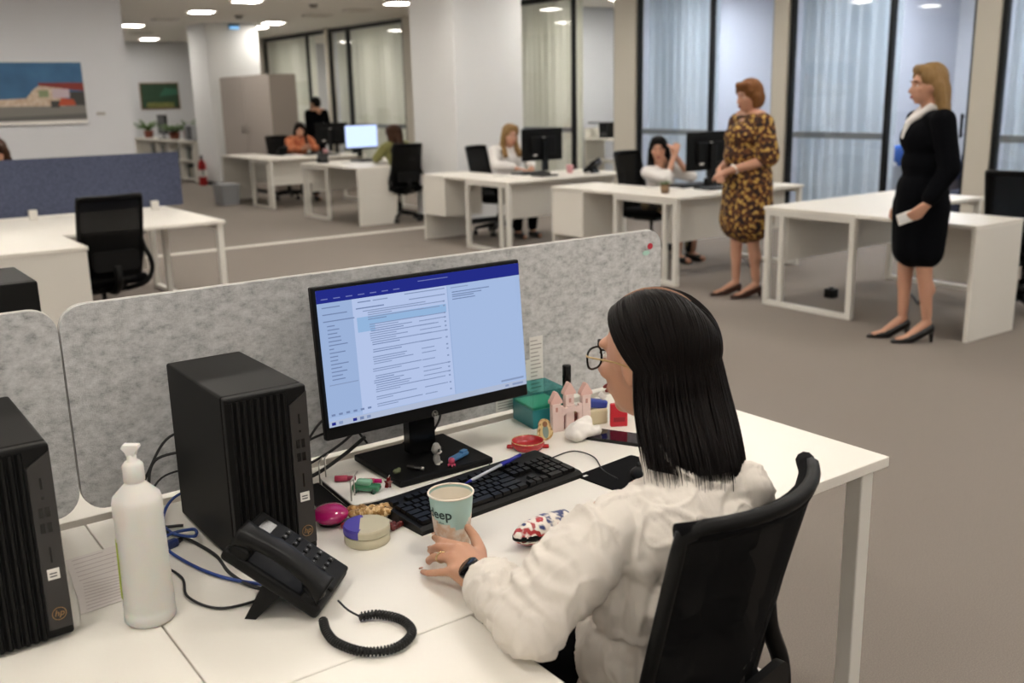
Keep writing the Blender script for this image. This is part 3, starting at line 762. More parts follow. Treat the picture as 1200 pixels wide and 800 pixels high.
ha = math.acos(.013/.0435); MB().prism([(.0435*math.cos(c0-ha+2*ha*i/16), .0435*math.sin(c0-ha+2*ha*i/16)) for i in range(17)], .0366, .0379, axis='z').build('violet_segment', M('violet plastic', '#4a409a', .45), lid)

# ---- pink yo-yo like case, gold clip and small trinkets
t = thing('trinket_case', 'glossy magenta round case beside the tower computer', 'case', (.792, 1.752, ZT))
PINK = M('magenta gloss', '#b01566', .18, coat=.5)
MB().lathe([(.001, .008), (.028, .008), (.036, .016), (.0375, .022), (.036, .027), (.026, .036), (.012, .040), (.001, .0408)], n=36).build('lid', PINK, t)
MB().lathe([(.020, 0), (.024, .002), (.028, .008)], n=28).build('base', BLACKP, t)
MB().tube(spline([(.036, 0, .02), (.052, -.004, .015), (.066, -.01, .008)], 5), .002, 6).build('hook', CHROME, t)
t = thing('trinket', 'red and olive plastic clip under the magenta case', 'trinket', (.817, 1.707, ZT), R_(-30))
MB().box((0, 0, .006), (.045, .012, .010), None, .003).build('clip', M('red clip', '#9a3430', .4), t); MB().box((.018, .012, .005), (.03, .014, .008), None, .003).build('olive_leaf', M('olive clip', '#a7a05c', .4), t)
GOLD = ramp_mat('gold glitter', 'cells', 160, [(.2, '#8a6636'), (.5, '#b98f55'), (.8, '#e0c393')], .35)
t = thing('hair_clip', 'gold glittery hair clip beside the keyboard', 'hair clip', (.867, 1.722, ZT), R_(-22))
mb = MB(); rnd = random.Random(5)
for i in range(16):
    mb.ell((-.036+.072*(i % 8)/7, -.010+.02*(i//8), .014+.008*rnd.random()), (.011, .011, .009), None, 8)
mb.build('beads', GOLD, t); MB().box((0, 0, .006), (.07, .03, .010), None, .004).build('clasp', CHROME, t)
t = thing('trinket', 'dark red beaded charm at the corner of the keyboard', 'trinket', (.884, 1.652, ZT), R_(20))
mb = MB()
for i in range(7): mb.ell((-.012+.008*(i % 4), -.006+.012*(i//4), .006), .0065, None, 8)
mb.build('beads', M('dark red glass', '#5d1512', .25), t)
# tray of trinkets
t = thing('trinket_tray', 'white two-layer tray with thin metal posts by the monitor stand', 'tray', (.915, 1.858, ZT), R_(-4))
MB().bb(-.055, .052, -.09, .098, .012, .016, .001).build('tray_plate', PAPER, t)
MB().bb(-.11, -.058, -.085, .10, 0, .006, .001).build('black_plate', BLACKP, t)
MB().bb(-.052, .05, -.086, .094, 0, .012).build('underside', GUN, t)
for (x, y) in ((-.060, .085), (-.040, .10), (-.048, -.065), (-.03, -.04)): MB().tube([(x, y, .0), (x, y, .062)], .0016, 6).tube([(x, y, .06), (x+.012, y+.006, .066)], .0016, 6).build('post', CHROME, t)
t = thing('lipstick', 'dark pink lipstick tube lying on the tray', 'lipstick', (.902, 1.905, ZT+.0165), R_(-35)); MB().cyl((-.022, 0, .007), (.006, 0, .007), .007, .007, 12).build('tube', M('dark pink', '#9c2846', .3), t); MB().cyl((.006, 0, .007), (.024, 0, .007), .006, .005, 12).build('cap', M('dark pink b', '#7e1c38', .3), t)
t = thing('lipstick', 'pink lipstick tube beside the green glass figurine', 'lipstick', (.945, 1.855, ZT+.0165), R_(-40)); MB().cyl((-.020, 0, .006), (.004, 0, .006), .006, .006, 12).build('tube', M('dark pink', '#9c2846', .3), t); MB().cyl((.004, 0, .006), (.02, 0, .006), .005, .005, 12).build('cap', PINK, t)
t = thing('figurine', 'green glass car-shaped figurine on the white tray', 'figurine', (.912, 1.822, ZT+.0165), R_(-48))
GG = M('green glass', '#3f7a58', .12, coat=.6); MB().box((0, 0, .010), (.062, .024, .014), None, .005).build('car_body', GG, t); MB().box((-.004, 0, .022), (.034, .020, .012), None, .005).build('cabin', M('pale green glass', '#7fae93', .12, coat=.6), t)
for x in (-.02, .02):
    for y in (-.012, .012): MB().cyl((x, y-.003, .0055), (x, y+.003, .0055), .0055, .0055, 10).build('wheel', M('dark green glass', '#1f4030', .2), t)
t = thing('trinket', 'dark red star charm at the end of the tray', 'trinket', (.958, 1.808, ZT+.0165), 0)
MB().prism([((.013 if i % 2 == 0 else .006)*math.cos(i*math.pi/5), (.013 if i % 2 == 0 else .006)*math.sin(i*math.pi/5)+.0125) for i in range(10)], -.004, .004, mat=Matrix.Rotation(R_(30), 4, 'Z')).build('star', M('dark red glass', '#5d1512', .25), t); MB().tube([(.0, 0, .024), (.004, 0, .03)], .001, 5).build('loop', CHROME, t)
# figurines on the monitor foot (top at ZT+.016)
ZB = ZT+.0162
t = thing('figurine', 'small grey robot figurine with big dark eyes on the monitor foot', 'figurine', (1.118, 1.868, ZB), R_(35))
RG = M('grey toy plastic', '#8c8a86', .4); RW = M('pale toy plastic', '#c9c4be', .4)
blob('body', [ell((0, 0, .014), (.010, .008, .012)), caps((-.006, -.003, .004), .005, (-.006, 0, .012), .005), caps((.006, -.003, .004), .005, (.006, 0, .012), .005)], .0012, RG, t, 2, cut=lambda c: c.z < .0001)
blob('head', [ell((0, 0, .036), (.0135, .011, .012)), ell((0, 0, .045), (.009, .008, .007))], .0013, RG, t, 2)
for s in (-1, 1): MB().ell((s*.006, -.0095, .036), (.004, .0025, .004), None, 10).build('eye', BLACKG, t); MB().ell((s*.007, -.006, .003), (.005, .006, .003), None, 10).build('foot', RW, t)
MB().box((0, -.0085, .029), (.016, .006, .004), None, .001).build('jaw', RW, t)
t = thing('trinket', 'small pink squid-like charm beside the grey figurine', 'trinket', (1.138, 1.835, ZB), 0)
blob('charm', [ell((0, 0, .012), (.008, .007, .009))]+[caps((0, 0, .008), .003, (.009*math.cos(a), .009*math.sin(a), .002), .002) for a in (0, 1.05, 2.1, 3.14, 4.2, 5.2)], .0012, M('pink toy', '#b23a58', .4), t, 1, cut=lambda c: c.z < .0002)
tag(MB().box((0, 0, .005), (.062, .018, .009), None, .003).box((.02, 0, .011), (.02, .012, .006), None, .002).build('blue_clip', M('steel blue plastic', '#3d6f9c', .35), None, (1.178, 1.868, ZB), (0, 0, R_(22))), 'steel blue plastic clip on the monitor foot', 'clip')
t = thing('metal_tube', 'small metal tube lying on the monitor foot', 'trinket', (1.06, 1.872, ZB), R_(-60)); MB().cyl((-.018, 0, .004), (.018, 0, .004), .004, .004, 10).build('tube', GUN, t); MB().cyl((.018, 0, .004), (.024, 0, .004), .005, .005, 10).build('end_cap', CHROME, t)
tag(MB().ell((0, 0, .006), (.010, .007, .006), None, 12).ell((.006, .003, .008), (.006, .005, .005), None, 10).build('green_pebble', M('olive pebble', '#5d6346', .6), None, (1.015, 1.872, ZB)), 'small olive pebble on the monitor foot', 'pebble')

# ---- right-hand trinkets
REDM = M('red enamel', '#a3161d', .25, coat=.4)
t = thing('ring_dish', 'round red enamel dish beside the keyboard end', 'dish', (1.372, 1.856, ZT))
MB().lathe([(.001, .003), (.030, .004), (.036, .012), (.038, .020), (.0395, .020), (.041, .012), (.036, .0), (.001, 0)], n=36).build('dish', REDM, t)
MB().lathe([(.0385, .0195), (.0397, .0208), (.0405, .0195)], n=36, cap=False).build('gilt_rim', GOLD, t)
for s in (-1, 1): MB().box((s*.034, s*-.026, .004), (.018, .014, .008), R_(-40), .003).build('foot', REDM, t)
t = thing('icon_frame', 'small gold rounded religious icon standing by the pink castle', 'icon', (1.437, 1.866, ZT), R_(-14), None, 0)
def blobpoly(s): return [(s*.021*math.cos(a), .021+s*.019*math.sin(a)) for a in [math.pi+i*math.pi/14 for i in range(15)]]+[(s*.021, .022), (s*.016, .036)]+[(s*.015*math.cos(a), .040+s*.016*math.sin(a)) for a in [i*math.pi/12 for i in range(13)]]+[(-s*.016, .036)]
rx = Matrix.Rotation(R_(-12), 4, 'X')
MB().prism(blobpoly(1), 0, .008, mat=rx).build('frame', GOLD, t)
MB().prism(blobpoly(.72), -.001, .001, mat=rx).build('halo', M('pale gold', '#d9c08a', .35, .4), t)
MB().prism([(.008*math.cos(a), .024+.017*math.sin(a)) for a in [i*math.pi/10 for i in range(20)]], -.002, 0, mat=rx).build('robe', M('grey green robe', '#7d8f86', .6), t)
MB().prism([(.0065*math.cos(a), .043+.0075*math.sin(a)) for a in [i*math.pi/8 for i in range(16)]], -.0022, 0, mat=rx).build('face', M('icon skin', '#8a5b3c', .6), t)
MB().prism([(-.012, 0), (.012, 0), (.003, .03), (-.003, .03)], .010, .022).build('prop', CHROME, t)
# pink castle
CP = M('pale pink plaster', '#ecd6cf', .7, var=(30, .2, '#e6cac2')); CPR = M('pink roof', '#e0b8ae', .7)
t = thing('castle_ornament', 'pale pink toy castle with three pointed towers', 'ornament', (1.543, 1.900, ZT), R_(-12))
for i, (x, h) in enumerate(((-.043, .076), (-.002, .094), (.043, .088))):
    tw = MB().box((x, .006 if i == 1 else 0, h/2), (.025, .016, h), None, .002).build('tower', CP, t)
    yy = .006 if i == 1 else 0
    MB().prism([(x-.0165, h), (x+.0165, h), (x+.0165, h+.006), (x+.002, h+.030), (x-.002, h+.030), (x-.0165, h+.006)], yy-.009, yy+.009).build('spire', CPR, tw)
    MB().bb(x-.003, x+.003, yy-.0092, yy-.0078, h-.022, h-.010, .001).build('window', M('pink window', '#c79489', .7), tw)
MB().prism([(-.032, 0), (-.022, 0), (-.022, .040), (-.012, .048), (.012, .048), (.022, .040), (.022, 0), (.032, 0), (.032, .066), (.022, .066), (.022, .060), (.010, .060), (.010, .066), (-.010, .066), (-.010, .060), (-.022, .060), (-.022, .066), (-.032, .066)], -.006, .004).build('gate_wall', CP, t)
MB().bb(-.022, .022, .0042, .006, 0, .047).build('gate_picture', ramp_mat('gate picture', 'noise', 60, [(.35, '#3a1f18'), (.5, '#7a2a20'), (.62, '#a8906a')], .6), t)
# teal translucent box
t = thing('plastic_box', 'teal translucent plastic box against the felt screen', 'box', (1.522, 2.005, ZT), R_(-8))
TEAL = glass('teal plastic', '#b9e6e6', 1.4, .15)
TE2 = M('teal solid plastic', '#2a8288', .3)
for a in ((-.05, -.047, -.055, .055), (.047, .05, -.055, .055), (-.047, .047, -.055, -.052), (-.047, .047, .052, .055)): MB().bb(*a, .0, .05, .001).build('side', TE2, t)
for a in ((-.05, -.048, -.055, .055), (.048, .05, -.055, .055), (-.048, .048, -.055, -.053), (-.048, .048, .053, .055)): MB().bb(*a, .051, .098, .0005).build('lid_side', TEAL, t)
MB().bb(-.047, .047, -.052, .052, .002, .056, .004).build('green_sponge', M('green sponge', '#8cc9a4', .8, bump=(200, .5, .003)), t)
# nail polish with black cap
t = thing('nail_polish', 'tall bottle with black cap behind the pink castle', 'bottle', (1.568, 1.945, ZT))
MB().lathe([(.001, 0), (.014, 0), (.015, .004), (.015, .075), (.010, .09), (.010, .098)], n=20).build('bottle', M('grey glass', '#7b7f7c', .2), t); MB().lathe([(.0105, .098), (.0115, .10), (.0115, .155), (.0105, .157)], n=20).build('cap', BLACKG, t)
# crumpled tissue
t = tag(blob('tissue', [ell((0, 0, .017), (.036, .026, .018)), ell((.018, .01, .024), (.022, .018, .016)), ell((-.02, -.006, .014), (.022, .018, .014)), ell((.03, -.01, .012), (.018, .016, .012))], .003, M('white tissue', '#e8e3dc', .9), None, 2, disp=lambda c: .004*noise.noise(c*70), cut=lambda c: c.z < .0008), 'crumpled white tissue in front of the pink castle', 'tissue'); t.location = (1.515, 1.826, ZT); t.scale = (1.15, 1.15, 1.25)
# snack packs
t = thing('snack_pack', 'blue topped cream snack pack behind the pink castle', 'packet', (1.622, 1.892, ZT), R_(-18))
MB().box((0, 0, .022), (.058, .03, .044), None, .006).build('pouch', M('cream foil', '#cfc4a2', .45), t); MB().box((0, 0, .055), (.060, .024, .024), Matrix.Rotation(R_(12), 4, 'Y'), .006).build('blue_top', M('blue foil', '#2a3f96', .3, coat=.3), t); MB().box((.018, 0, .073), (.02, .012, .016), Matrix.Rotation(R_(40), 4, 'Y'), .003).build('white_flap', PAPER, t)
t = thing('red_packet', 'bright red packet leaning beside the snack pack', 'packet', (1.653, 1.838, ZT), R_(-30))
MB().box((0, 0, .031), (.045, .014, .062), None, .003).build('packet', M('bright red card', '#c2202f', .4), t); MB().box((0, -.0075, .02), (.03, .001, .012), None, 0).build('label', M('dark red card', '#8d1220', .4), t)
# smartphone lying
t = thing('smartphone', 'dark smartphone lying by the red packet', 'phone', (1.585, 1.765, ZT), R_(28))
MB().prism(rrect(-.037, .037, -.075, .075, .008), 0, .008, axis='z').build('body', BLACKG, t); MB().prism(rrect(-.034, .034, -.071, .071, .006), .008, .0083, axis='z').build('glass', M('phone glass', '#1a0d1c', .05), t)
# floral spectacle case
FLOR = ramp_mat('floral print', 'noise', 42, [(.36, '#27376b'), (.42, '#e6ddd2'), (.52, '#e9e2d8'), (.57, '#a81f28'), (.64, '#b23a34'), (.70, '#6f9cc4')], .35, None, 2, None, .4)
t = thing('spectacle_case', 'floral patterned spectacle case beside the white sleeve', 'case', (1.088, 1.420, ZT), R_(2))
cc = lambda z0, z1: (lambda c: c.z < z0 or c.z > z1)
blob('lower_shell', [ell((0, 0, .018), (.078, .030, .019)), caps((-.045, 0, .018), .018, (.045, 0, .018), .018)], .003, FLOR, t, 2, cut=cc(.0012, .0165))
blob('upper_shell', [ell((0, 0, .018), (.078, .030, .021)), caps((-.045, 0, .018), .020, (.045, 0, .018), .020)], .003, FLOR, t, 2, cut=lambda c: c.z < .0195); t.scale = (1, 1.1, 1.3)
MB().prism([(.0775*math.cos(a), .0295*math.sin(a)) for a in [2*math.pi*i/36 for i in range(36)]], .0158, .0202, axis='z').build('seam', BLACKP, t)

# ---- cables behind the computers
def cable(pts, r, label, mat=None, name='cable'):
    return tag(MB().tube(spline(pts, 8), r, 6).build(name, mat or CABLE), label, 'cable', 'computer cables')
cable([(1.10, 1.95, .90), (1.03, 2.0, .86), (.95, 2.02, .80), (.86, 2.03, .765), (.76, 2.04, .755), (.70, 2.0, .80)], .0036, 'black video cable dropping behind the lit monitor')
cable([(1.08, 1.96, .89), (.98, 2.03, .84), (.90, 2.05, .82), (.82, 2.04, .80), (.74, 2.03, .80), (.69, 1.995, .84)], .0032, 'thin black power cable sagging behind the lit monitor')
cable([(1.03, 2.04, .78), (.98, 2.045, .85), (.92, 2.04, .86), (.86, 2.04, .80), (.80, 2.045, .76), (.73, 2.045, .752)], .003, 'looped black cable tied up between monitor and tower')
cable([(1.02, 2.03, .80), (.95, 2.01, .775), (.87, 1.99, .755), (.79, 1.98, .747), (.745, 1.94, .746)], .0045, 'thick black cable lying behind the trinket tray')
cable([(1.16, 1.95, .88), (1.18, 2.0, .80), (1.20, 2.04, .76), (1.25, 2.06, .80), (1.24, 2.07, .90)], .003, 'black cable hanging beside the monitor neck')
cable([(1.14, 1.96, .88), (1.17, 2.01, .82), (1.15, 2.04, .77), (1.12, 2.05, .745)], .003, 'short black cable hooked under the monitor neck')
cable([(.60, 1.985, .88), (.53, 2.02, .86), (.505, 1.99, .80), (.505, 1.93, .75), (.53, 1.86, .746), (.55, 1.75, .745), (.545, 1.66, .745), (.560, 1.58, .745), (.60, 1.52, .75)], .0034, 'black telephone cable running beside the tower')
cable([(.62, 1.985, .84), (.54, 2.02, .82), (.49, 1.98, .77), (.475, 1.90, .748), (.455, 1.80, .745), (.47, 1.70, .744), (.455, 1.62, .744), (.485, 1.545, .744), (.56, 1.53, .744)], .0024, 'thin wavy black cable on the desk between bottle and telephone')
cable([(.62, 1.985, .80), (.56, 2.02, .77), (.52, 1.97, .75), (.515, 1.90, .747), (.535, 1.82, .762), (.55, 1.87, .755), (.505, 1.89, .748), (.485, 1.84, .746), (.50, 1.74, .745), (.53, 1.65, .745), (.575, 1.575, .747), (.60, 1.53, .755)], .0032, 'blue network cable curling from the tower to the telephone', M('blue cable', '#213f86', .45))
cable([(.64, 1.985, .92), (.57, 2.035, .90), (.52, 2.03, .84), (.49, 2.02, .78), (.50, 1.95, .75), (.545, 1.92, .747)], .003, 'black cable hanging from the back of the tower')
t = thing('cable_plug', 'blue plug lying on the desk by the bottle', 'plug', (.487, 1.842, ZT), R_(20)); MB().box((0, 0, .008), (.05, .016, .016), None, .004).build('plug_body', M('dark blue plug', '#1d2c5c', .4), t); MB().cyl((.025, 0, .008), (.036, 0, .008), .006, .004, 10).build('strain_relief', CABLE, t)

# ================================================================ PEOPLE
def xf(pos, yaw=0, pitch=0, roll=0):
    return Matrix.Translation(pos) @ Matrix.Rotation(yaw, 4, 'Z') @ Matrix.Rotation(pitch, 4, 'X') @ Matrix.Rotation(roll, 4, 'Y')
def T(prims, m):
    out = []; r3 = m.to_3x3().to_4x4()
    for p in prims:
        if p[0] == 'c': out.append(('c', m @ p[1], p[2], m @ p[3], p[4]))
        else: out.append(('e', m @ p[1], p[2], r3 @ p[3] if p[3] is not None else r3))
    return out
def head_prims():
    return [ell((0, -.012, .012), (.074, .094, .098)), ell((0, .024, -.03), (.057, .066, .084)), ell((0, .058, -.092), (.024, .022, .018)),
            ell((0, .02, -.075), (.048, .05, .035)), caps((0, .082, .004), .009, (0, .106, -.032), .0125), ell((0, .096, -.036), (.017, .012, .009)),
            ell((0, .074, .024), (.052, .017, .013)), ell((0, .084, -.062), (.023, .012, .007)), ell((0, .082, -.071), (.02, .012, .007)),
            ell((.04, .06, -.022), (.02, .022, .018)), ell((-.04, .06, -.022), (.02, .022, .018)),
            ell((.074, -.008, -.012), (.009, .018, .030)), ell((-.074, -.008, -.012), (.009, .018, .030)), caps((0, -.022, -.07), .05, (0, -.045, -.16), .053)]
EYEW = M('eye white', '#d9d2c8', .3); EYED = M('dark iris', '#231610', .2); LIPS = M('lips', '#9a4a45', .45)
def face_parts(body, m, brow):
    e = MB()
    for s in (-1, 1): MB().ell(m @ Vector((s*.029, .0725, .002)), (.010, .0080, .005), m.to_3x3().to_4x4(), 12).build('eye', EYEW, body); MB().ell(m @ Vector((s*.029, .079, .002)), (.005, .0025, .0046), m.to_3x3().to_4x4(), 10).build('iris', EYED, body)
    for s in (-1, 1): MB().tube([m @ Vector((s*x, y, z)) for x, y, z in ((.014, .0915, .024), (.030, .090, .028), (.046, .078, .023))], .0028, 6).build('eyebrow', brow, body)
    MB().ell(m @ Vector((0, .0955, -.0625)), (.019, .004, .0045), m.to_3x3().to_4x4(), 12).ell(m @ Vector((0, .0935, -.0705)), (.016, .004, .0045), m.to_3x3().to_4x4(), 12).build('lips', LIPS, body)
def streak(amp, f=60):
    def d(c):
        a = math.atan2(c.x, c.y+1e-6); return amp*noise.noise(Vector((a*f/6, c.z*3, 0)))+amp*.6*noise.noise(Vector((a*f/2, c.z*4, 5)))
    return d
def folds(amp, f=9):
    return lambda c: amp*(noise.noise(Vector((c.x*f, c.y*f, c.z*f*.55)))+.5*noise.noise(Vector((c.x*f*2.3+3, c.y*f*2.3, c.z*f*1.1))))
def hand_prims(w_, d, n, s=1, curl=.5):
    """hand from wrist w_ along d, palm normal n; s = side on which the thumb leaves"""
    d = Vector(d).normalized(); n = Vector(n).normalized(); sd = d.cross(n).normalized()*s; w_ = Vector(w_); out = []
    for i, (o, L) in enumerate(((.030, .068), (.010, .076), (-.010, .070), (-.028, .055))):
        k = w_+d*.080+sd*o; out.append(caps(w_+sd*o*.5, .017, k, .0115))
        k2 = k+d*L*.5*(1-.2*curl)+n*L*.22*curl; k3 = k2+d*L*.5*(1-.75*curl)+n*L*.45*curl
        out += [caps(k, .0098, k2, .0085), caps(k2, .0085, k3, .0072)]
    a = w_+sd*.022+d*.02; b = a+sd*.026+d*.035+n*.012; c = b+d*.034+n*.014
    out += [caps(a, .015, b, .0115), caps(b, .0115, c, .009)]
    return out
def figure(label, loc, rz, body, hm, clothes, hair, hairmat, browmat, skin, voxel=.009, hdisp=None, hvox=.009):
    t = thing('person', label, 'person', loc, rz)
    b = blob('body', body+T(head_prims(), hm), voxel, skin, t, 3)
    face_parts(b, hm, browmat)
    for nm, pr, mt, dp, vx in clothes:
        o = blob(nm, pr, vx, mt, t, 3, dp)
    h = blob('hair', hair, hvox, hairmat, t, 3, None)
    if hdisp:
        inv = hm.inverted(); me = h.data
        off = [v.normal*hdisp(inv @ v.co) for v in me.vertices]
        for v, o in zip(me.vertices, off): v.co += o
    return t
HBL = M('blonde hair', '#94764c', .5, spec=.15, var=(6, .25, '#7d6140')); HDK = M('dark brown hair', '#1a100b', .5, spec=.12, var=(8, .3, '#120b08')); HBR = M('brown hair', '#3f281a', .5, spec=.12, var=(8, .3, '#2e1c13'))
HRD = M('reddish blonde hair', '#7f5733', .5, spec=.15, var=(8, .3, '#5d3519')); HBK = M('black hair', '#0b0908', .5, spec=.12)
NAVY = M('black suit cloth', '#06070b', .9, spec=.08, bump=(400, .3, .001)); WSH = M('white shirt cloth', '#dedad6', .8)

def stand_body(arms, hgt=1.0, heel=.05):
    """legs, pelvis, torso of a standing figure, forward +y"""
    z = heel
    P = []
    for s, fy in ((-1, -.04), (1, .05)):
        P += chain([(s*.085, 0, .88), (s*.08, fy*.5+.01, .50), (s*.075, fy-.015, .11+z)], [.08, .052, .032])
        P += [caps((s*.078, fy-.012, .28+z), .043, (s*.079, fy*.6+.01, .42), .044), caps((s*.075, fy-.02, .07+z), .03, (s*.078, fy+.10, .035), .026), caps((s*.078, fy+.10, .033), .026, (s*.08, fy+.17, .022), .018)]
    P += [ell((0, 0, .92), (.15, .105, .11)), ell((0, .005, 1.08), (.125, .09, .12)), ell((0, .01, 1.26), (.145, .098, .13)), caps((-.14, -.01, 1.385), .05, (.14, -.01, 1.385), .05), caps((0, -.02, 1.38), .055, (0, -.005, 1.50), .05)]
    return P+arms
def shoes(t, heel, mat, dy=0, pump=True):
    for s, fy in ((-1, -.04), (1, .05)):
        o = blob('shoe', [caps((s*.076, fy-.035, .035+heel), .034, (s*.078, fy+.08, .030), .034), caps((s*.078, fy+.09, .024), .032, (s*.081, fy+.20, .014), .012)], .005, mat, t, 2, cut=lambda c: c.z < .003)
        if heel > .02: MB().cyl((s*.076, fy-.055, 0), (s*.076, fy-.05, .04+heel*.6), .009, .018, 10).build('heel', mat, o)

# ---- person in black suit, standing in front of the empty desk
hm = xf((0, .02, 1.585), R_(0), R_(-2))
armL = chain([(-.185, -.01, 1.38), (-.225, -.05, 1.10), (-.215, .06, .89)], [.048, .038, .026]); armR = chain([(.185, -.01, 1.38), (.225, -.04, 1.10), (.215, .04, .87)], [.048, .038, .026])
hands = hand_prims((-.213, .07, .88), (.05, .75, -.6), (.9, 0, .2), 1, .6)+hand_prims((.213, .045, .86), (-.05, .4, -.9), (-.9, 0, .2), -1, .6)
hair = T([ell((0, -.030, .037), (.088, .098, .098)), ell((0, -.07, -.02), (.082, .062, .10)), caps((-.064, -.035, -.0), .040, (-.07, -.075, -.16), .032), caps((.064, -.035, -.0), .040, (.07, -.075, -.16), .032), caps((0, -.085, -.03), .058, (0, -.105, -.175), .045), caps((-.035, .042, .092), .032, (.035, .042, .092), .032), ell((-.06, .02, .05), (.03, .045, .045)), ell((.06, .02, .05), (.03, .045, .045))], hm)
p = figure('person in a black skirt suit and white collar holding a white phone', (5.70, 3.545, 0), R_(56), stand_body(armL+armR+hands, 1, .06), hm, [
    ('skirt', [ell((0, 0, .93), (.178, .155, .12)), caps((-.07, -.02, .86), .125, (-.065, -.015, .585), .115), caps((.07, .02, .86), .125, (.065, .02, .585), .115), caps((0, .03, .86), .125, (0, .03, .585), .115), caps((0, -.03, .86), .13, (0, -.03, .585), .115)], NAVY, None, .010),
    ('jacket', [ell((0, 0, .96), (.180, .150, .15)), ell((0, .005, 1.12), (.160, .130, .13)), ell((0, .012, 1.27), (.170, .138, .13)), caps((-.15, -.012, 1.375), .068, (.15, -.012, 1.375), .068)]+chain([(-.185, -.012, 1.375), (-.225, -.052, 1.10), (-.217, .045, .93)], [.074, .066, .050])+chain([(.185, -.012, 1.375), (.225, -.042, 1.10), (.217, .03, .91)], [.066, .056, .045]), NAVY, folds(.005), .010),
    ('shirt_collar', [caps((-.05, .01, 1.455), .026, (0, .112, 1.37), .024), caps((.05, .01, 1.455), .024, (0, .112, 1.37), .024), caps((0, .118, 1.36), .024, (0, .145, 1.28), .016), caps((-.045, -.05, 1.455), .022, (.045, -.05, 1.455), .022), caps((-.055, .0, 1.445), .022, (-.045, -.05, 1.455), .022), caps((.055, .0, 1.445), .022, (.045, -.05, 1.455), .022)], WSH, None, .008)], hair, HBL, HBR, SKIN2, .009, streak(.006))
shoes(p, .055, M('black leather', '#0a0a0a', .3))
t = thing('white_phone', 'white phone held low by the person in black suit', 'phone', (5.70, 3.545, 0), R_(56))
MB().box((-.195, .165, .815), (.012, .13, .068), Matrix.Rotation(R_(-18), 4, 'X'), .004).build('body', M('white gloss', '#e6e2da', .3), t); MB().box((-.2018, .165, .815), (.001, .115, .056), Matrix.Rotation(R_(-18), 4, 'X'), 0).build('screen', M('pale screen', '#d8d8d6', .2), t)

# ---- person in patterned dress
hm = xf((0, .015, 1.535), R_(8), R_(-6))
DRESS = ramp_mat('brown and gold blotch print', 'noise', 30, [(.36, '#160a06'), (.46, '#3a1c0d'), (.55, '#6b3d16'), (.595, '#b08a3c'), (.64, '#cfae60'), (.70, '#4a260f')], .85, (200, .2, .002), 3, None, .5)
arms = chain([(-.185, -.01, 1.35), (-.245, -.0, 1.07), (-.055, .22, .985)], [.05, .04, .027])+chain([(.185, -.01, 1.35), (.245, -.0, 1.07), (.055, .22, .985)], [.05, .04, .027])
hands = hand_prims((-.05, .23, .98), (.8, .5, -.35), (0, -.5, -.8), -1, .8)+hand_prims((.05, .215, .97), (-.8, .5, -.3), (0, -.5, -.8), 1, .8)
hair = T([ell((0, -.022, .035), (.092, .102, .100)), ell((0, -.06, -.02), (.088, .066, .085)), caps((-.072, -.01, .0), .034, (-.066, -.012, -.07), .026), caps((.072, -.01, .0), .034, (.066, -.012, -.07), .026), caps((-.05, .052, .085), .03, (.03, .062, .085), .03), ell((-.055, .045, .045), (.03, .03, .035)), ell((.055, .045, .045), (.03, .03, .035))], hm)
p = figure('person in a brown and gold patterned dress standing with clasped hands', (6.02, 5.22, 0), R_(72), [q for q in stand_body(arms+hands, 1, .03)], hm, [
    ('dress', [ell((0, 0, .95), (.205, .175, .15)), ell((0, .02, 1.10), (.190, .165, .13)), ell((0, .025, 1.24), (.185, .160, .12)), caps((-.14, -.012, 1.345), .075, (.14, -.012, 1.345), .075), caps((-.08, 0, .90), .145, (-.09, .005, .60), .165), caps((.08, 0, .90), .145, (.09, .005, .60), .165), caps((0, 0, .90), .16, (0, 0, .60), .185)]+chain([(-.185, -.01, 1.34), (-.238, -.02, 1.10)], [.078, .088])+chain([(.185, -.01, 1.34), (.238, -.02, 1.10)], [.078, .088]), DRESS, folds(.008, 7), .010)], hair, HRD, HBR, SKIN2, .009, streak(.005))
shoes(p, .03, M('brown leather', '#3a1d10', .4))
MB().tube([(-.095+.030*math.cos(a), .175+.02*math.sin(a), 1.005+.030*math.sin(a)) for a in [2*math.pi*i/16 for i in range(16)]], .008, 6, closed=True).build('bracelet', M('white bracelet', '#dcd7cf', .4), p)
MB().tube([m_ for m_ in spline([(-.06, .02, 1.40), (-.03, .11, 1.33), (0, .135, 1.30), (.03, .11, 1.33), (.06, .02, 1.40)], 6)], .003, 6).build('necklace', M('gold chain', '#9a7a3a', .3, .8), p)

# ---- seated figures
def seated_body(arms, lean=.04):
    P = []
    for s in (-1, 1):
        P += chain([(s*.09, 0, .535), (s*.10, .40, .53), (s*.10, .37, .11)], [.08, .06, .04])+[caps((s*.10, .36, .06), .035, (s*.10, .52, .03), .025)]
    P += [ell((0, -.01, .55), (.16, .12, .10)), ell((0, lean*.4, .70), (.13, .095, .12)), ell((0, lean, .86), (.145, .10, .13)), caps((-.135, lean-.01, .985), .05, (.135, lean-.01, .985), .05), caps((0, lean-.02, .98), .055, (0, lean+.02, 1.08), .05)]
    return P+arms
def seated_top(sl, sr, lean=.04, k=1.0):
    return [ell((0, -.01, .57), (.172*k, .135*k, .11)), ell((0, lean*.4, .70), (.148*k, .113*k, .12)), ell((0, lean, .86), (.160*k, .118*k, .13)), caps((-.14, lean-.012, .975), .063, (.14, lean-.012, .975), .063)]+sl+sr
def trousers():
    P = [ell((0, -.01, .545), (.172, .135, .10))]
    for s in (-1, 1): P += chain([(s*.09, 0, .54), (s*.10, .40, .535), (s*.10, .37, .12)], [.092, .074, .055])
    return P
BLKT = M('black trousers', '#09090b', .9, spec=.08)
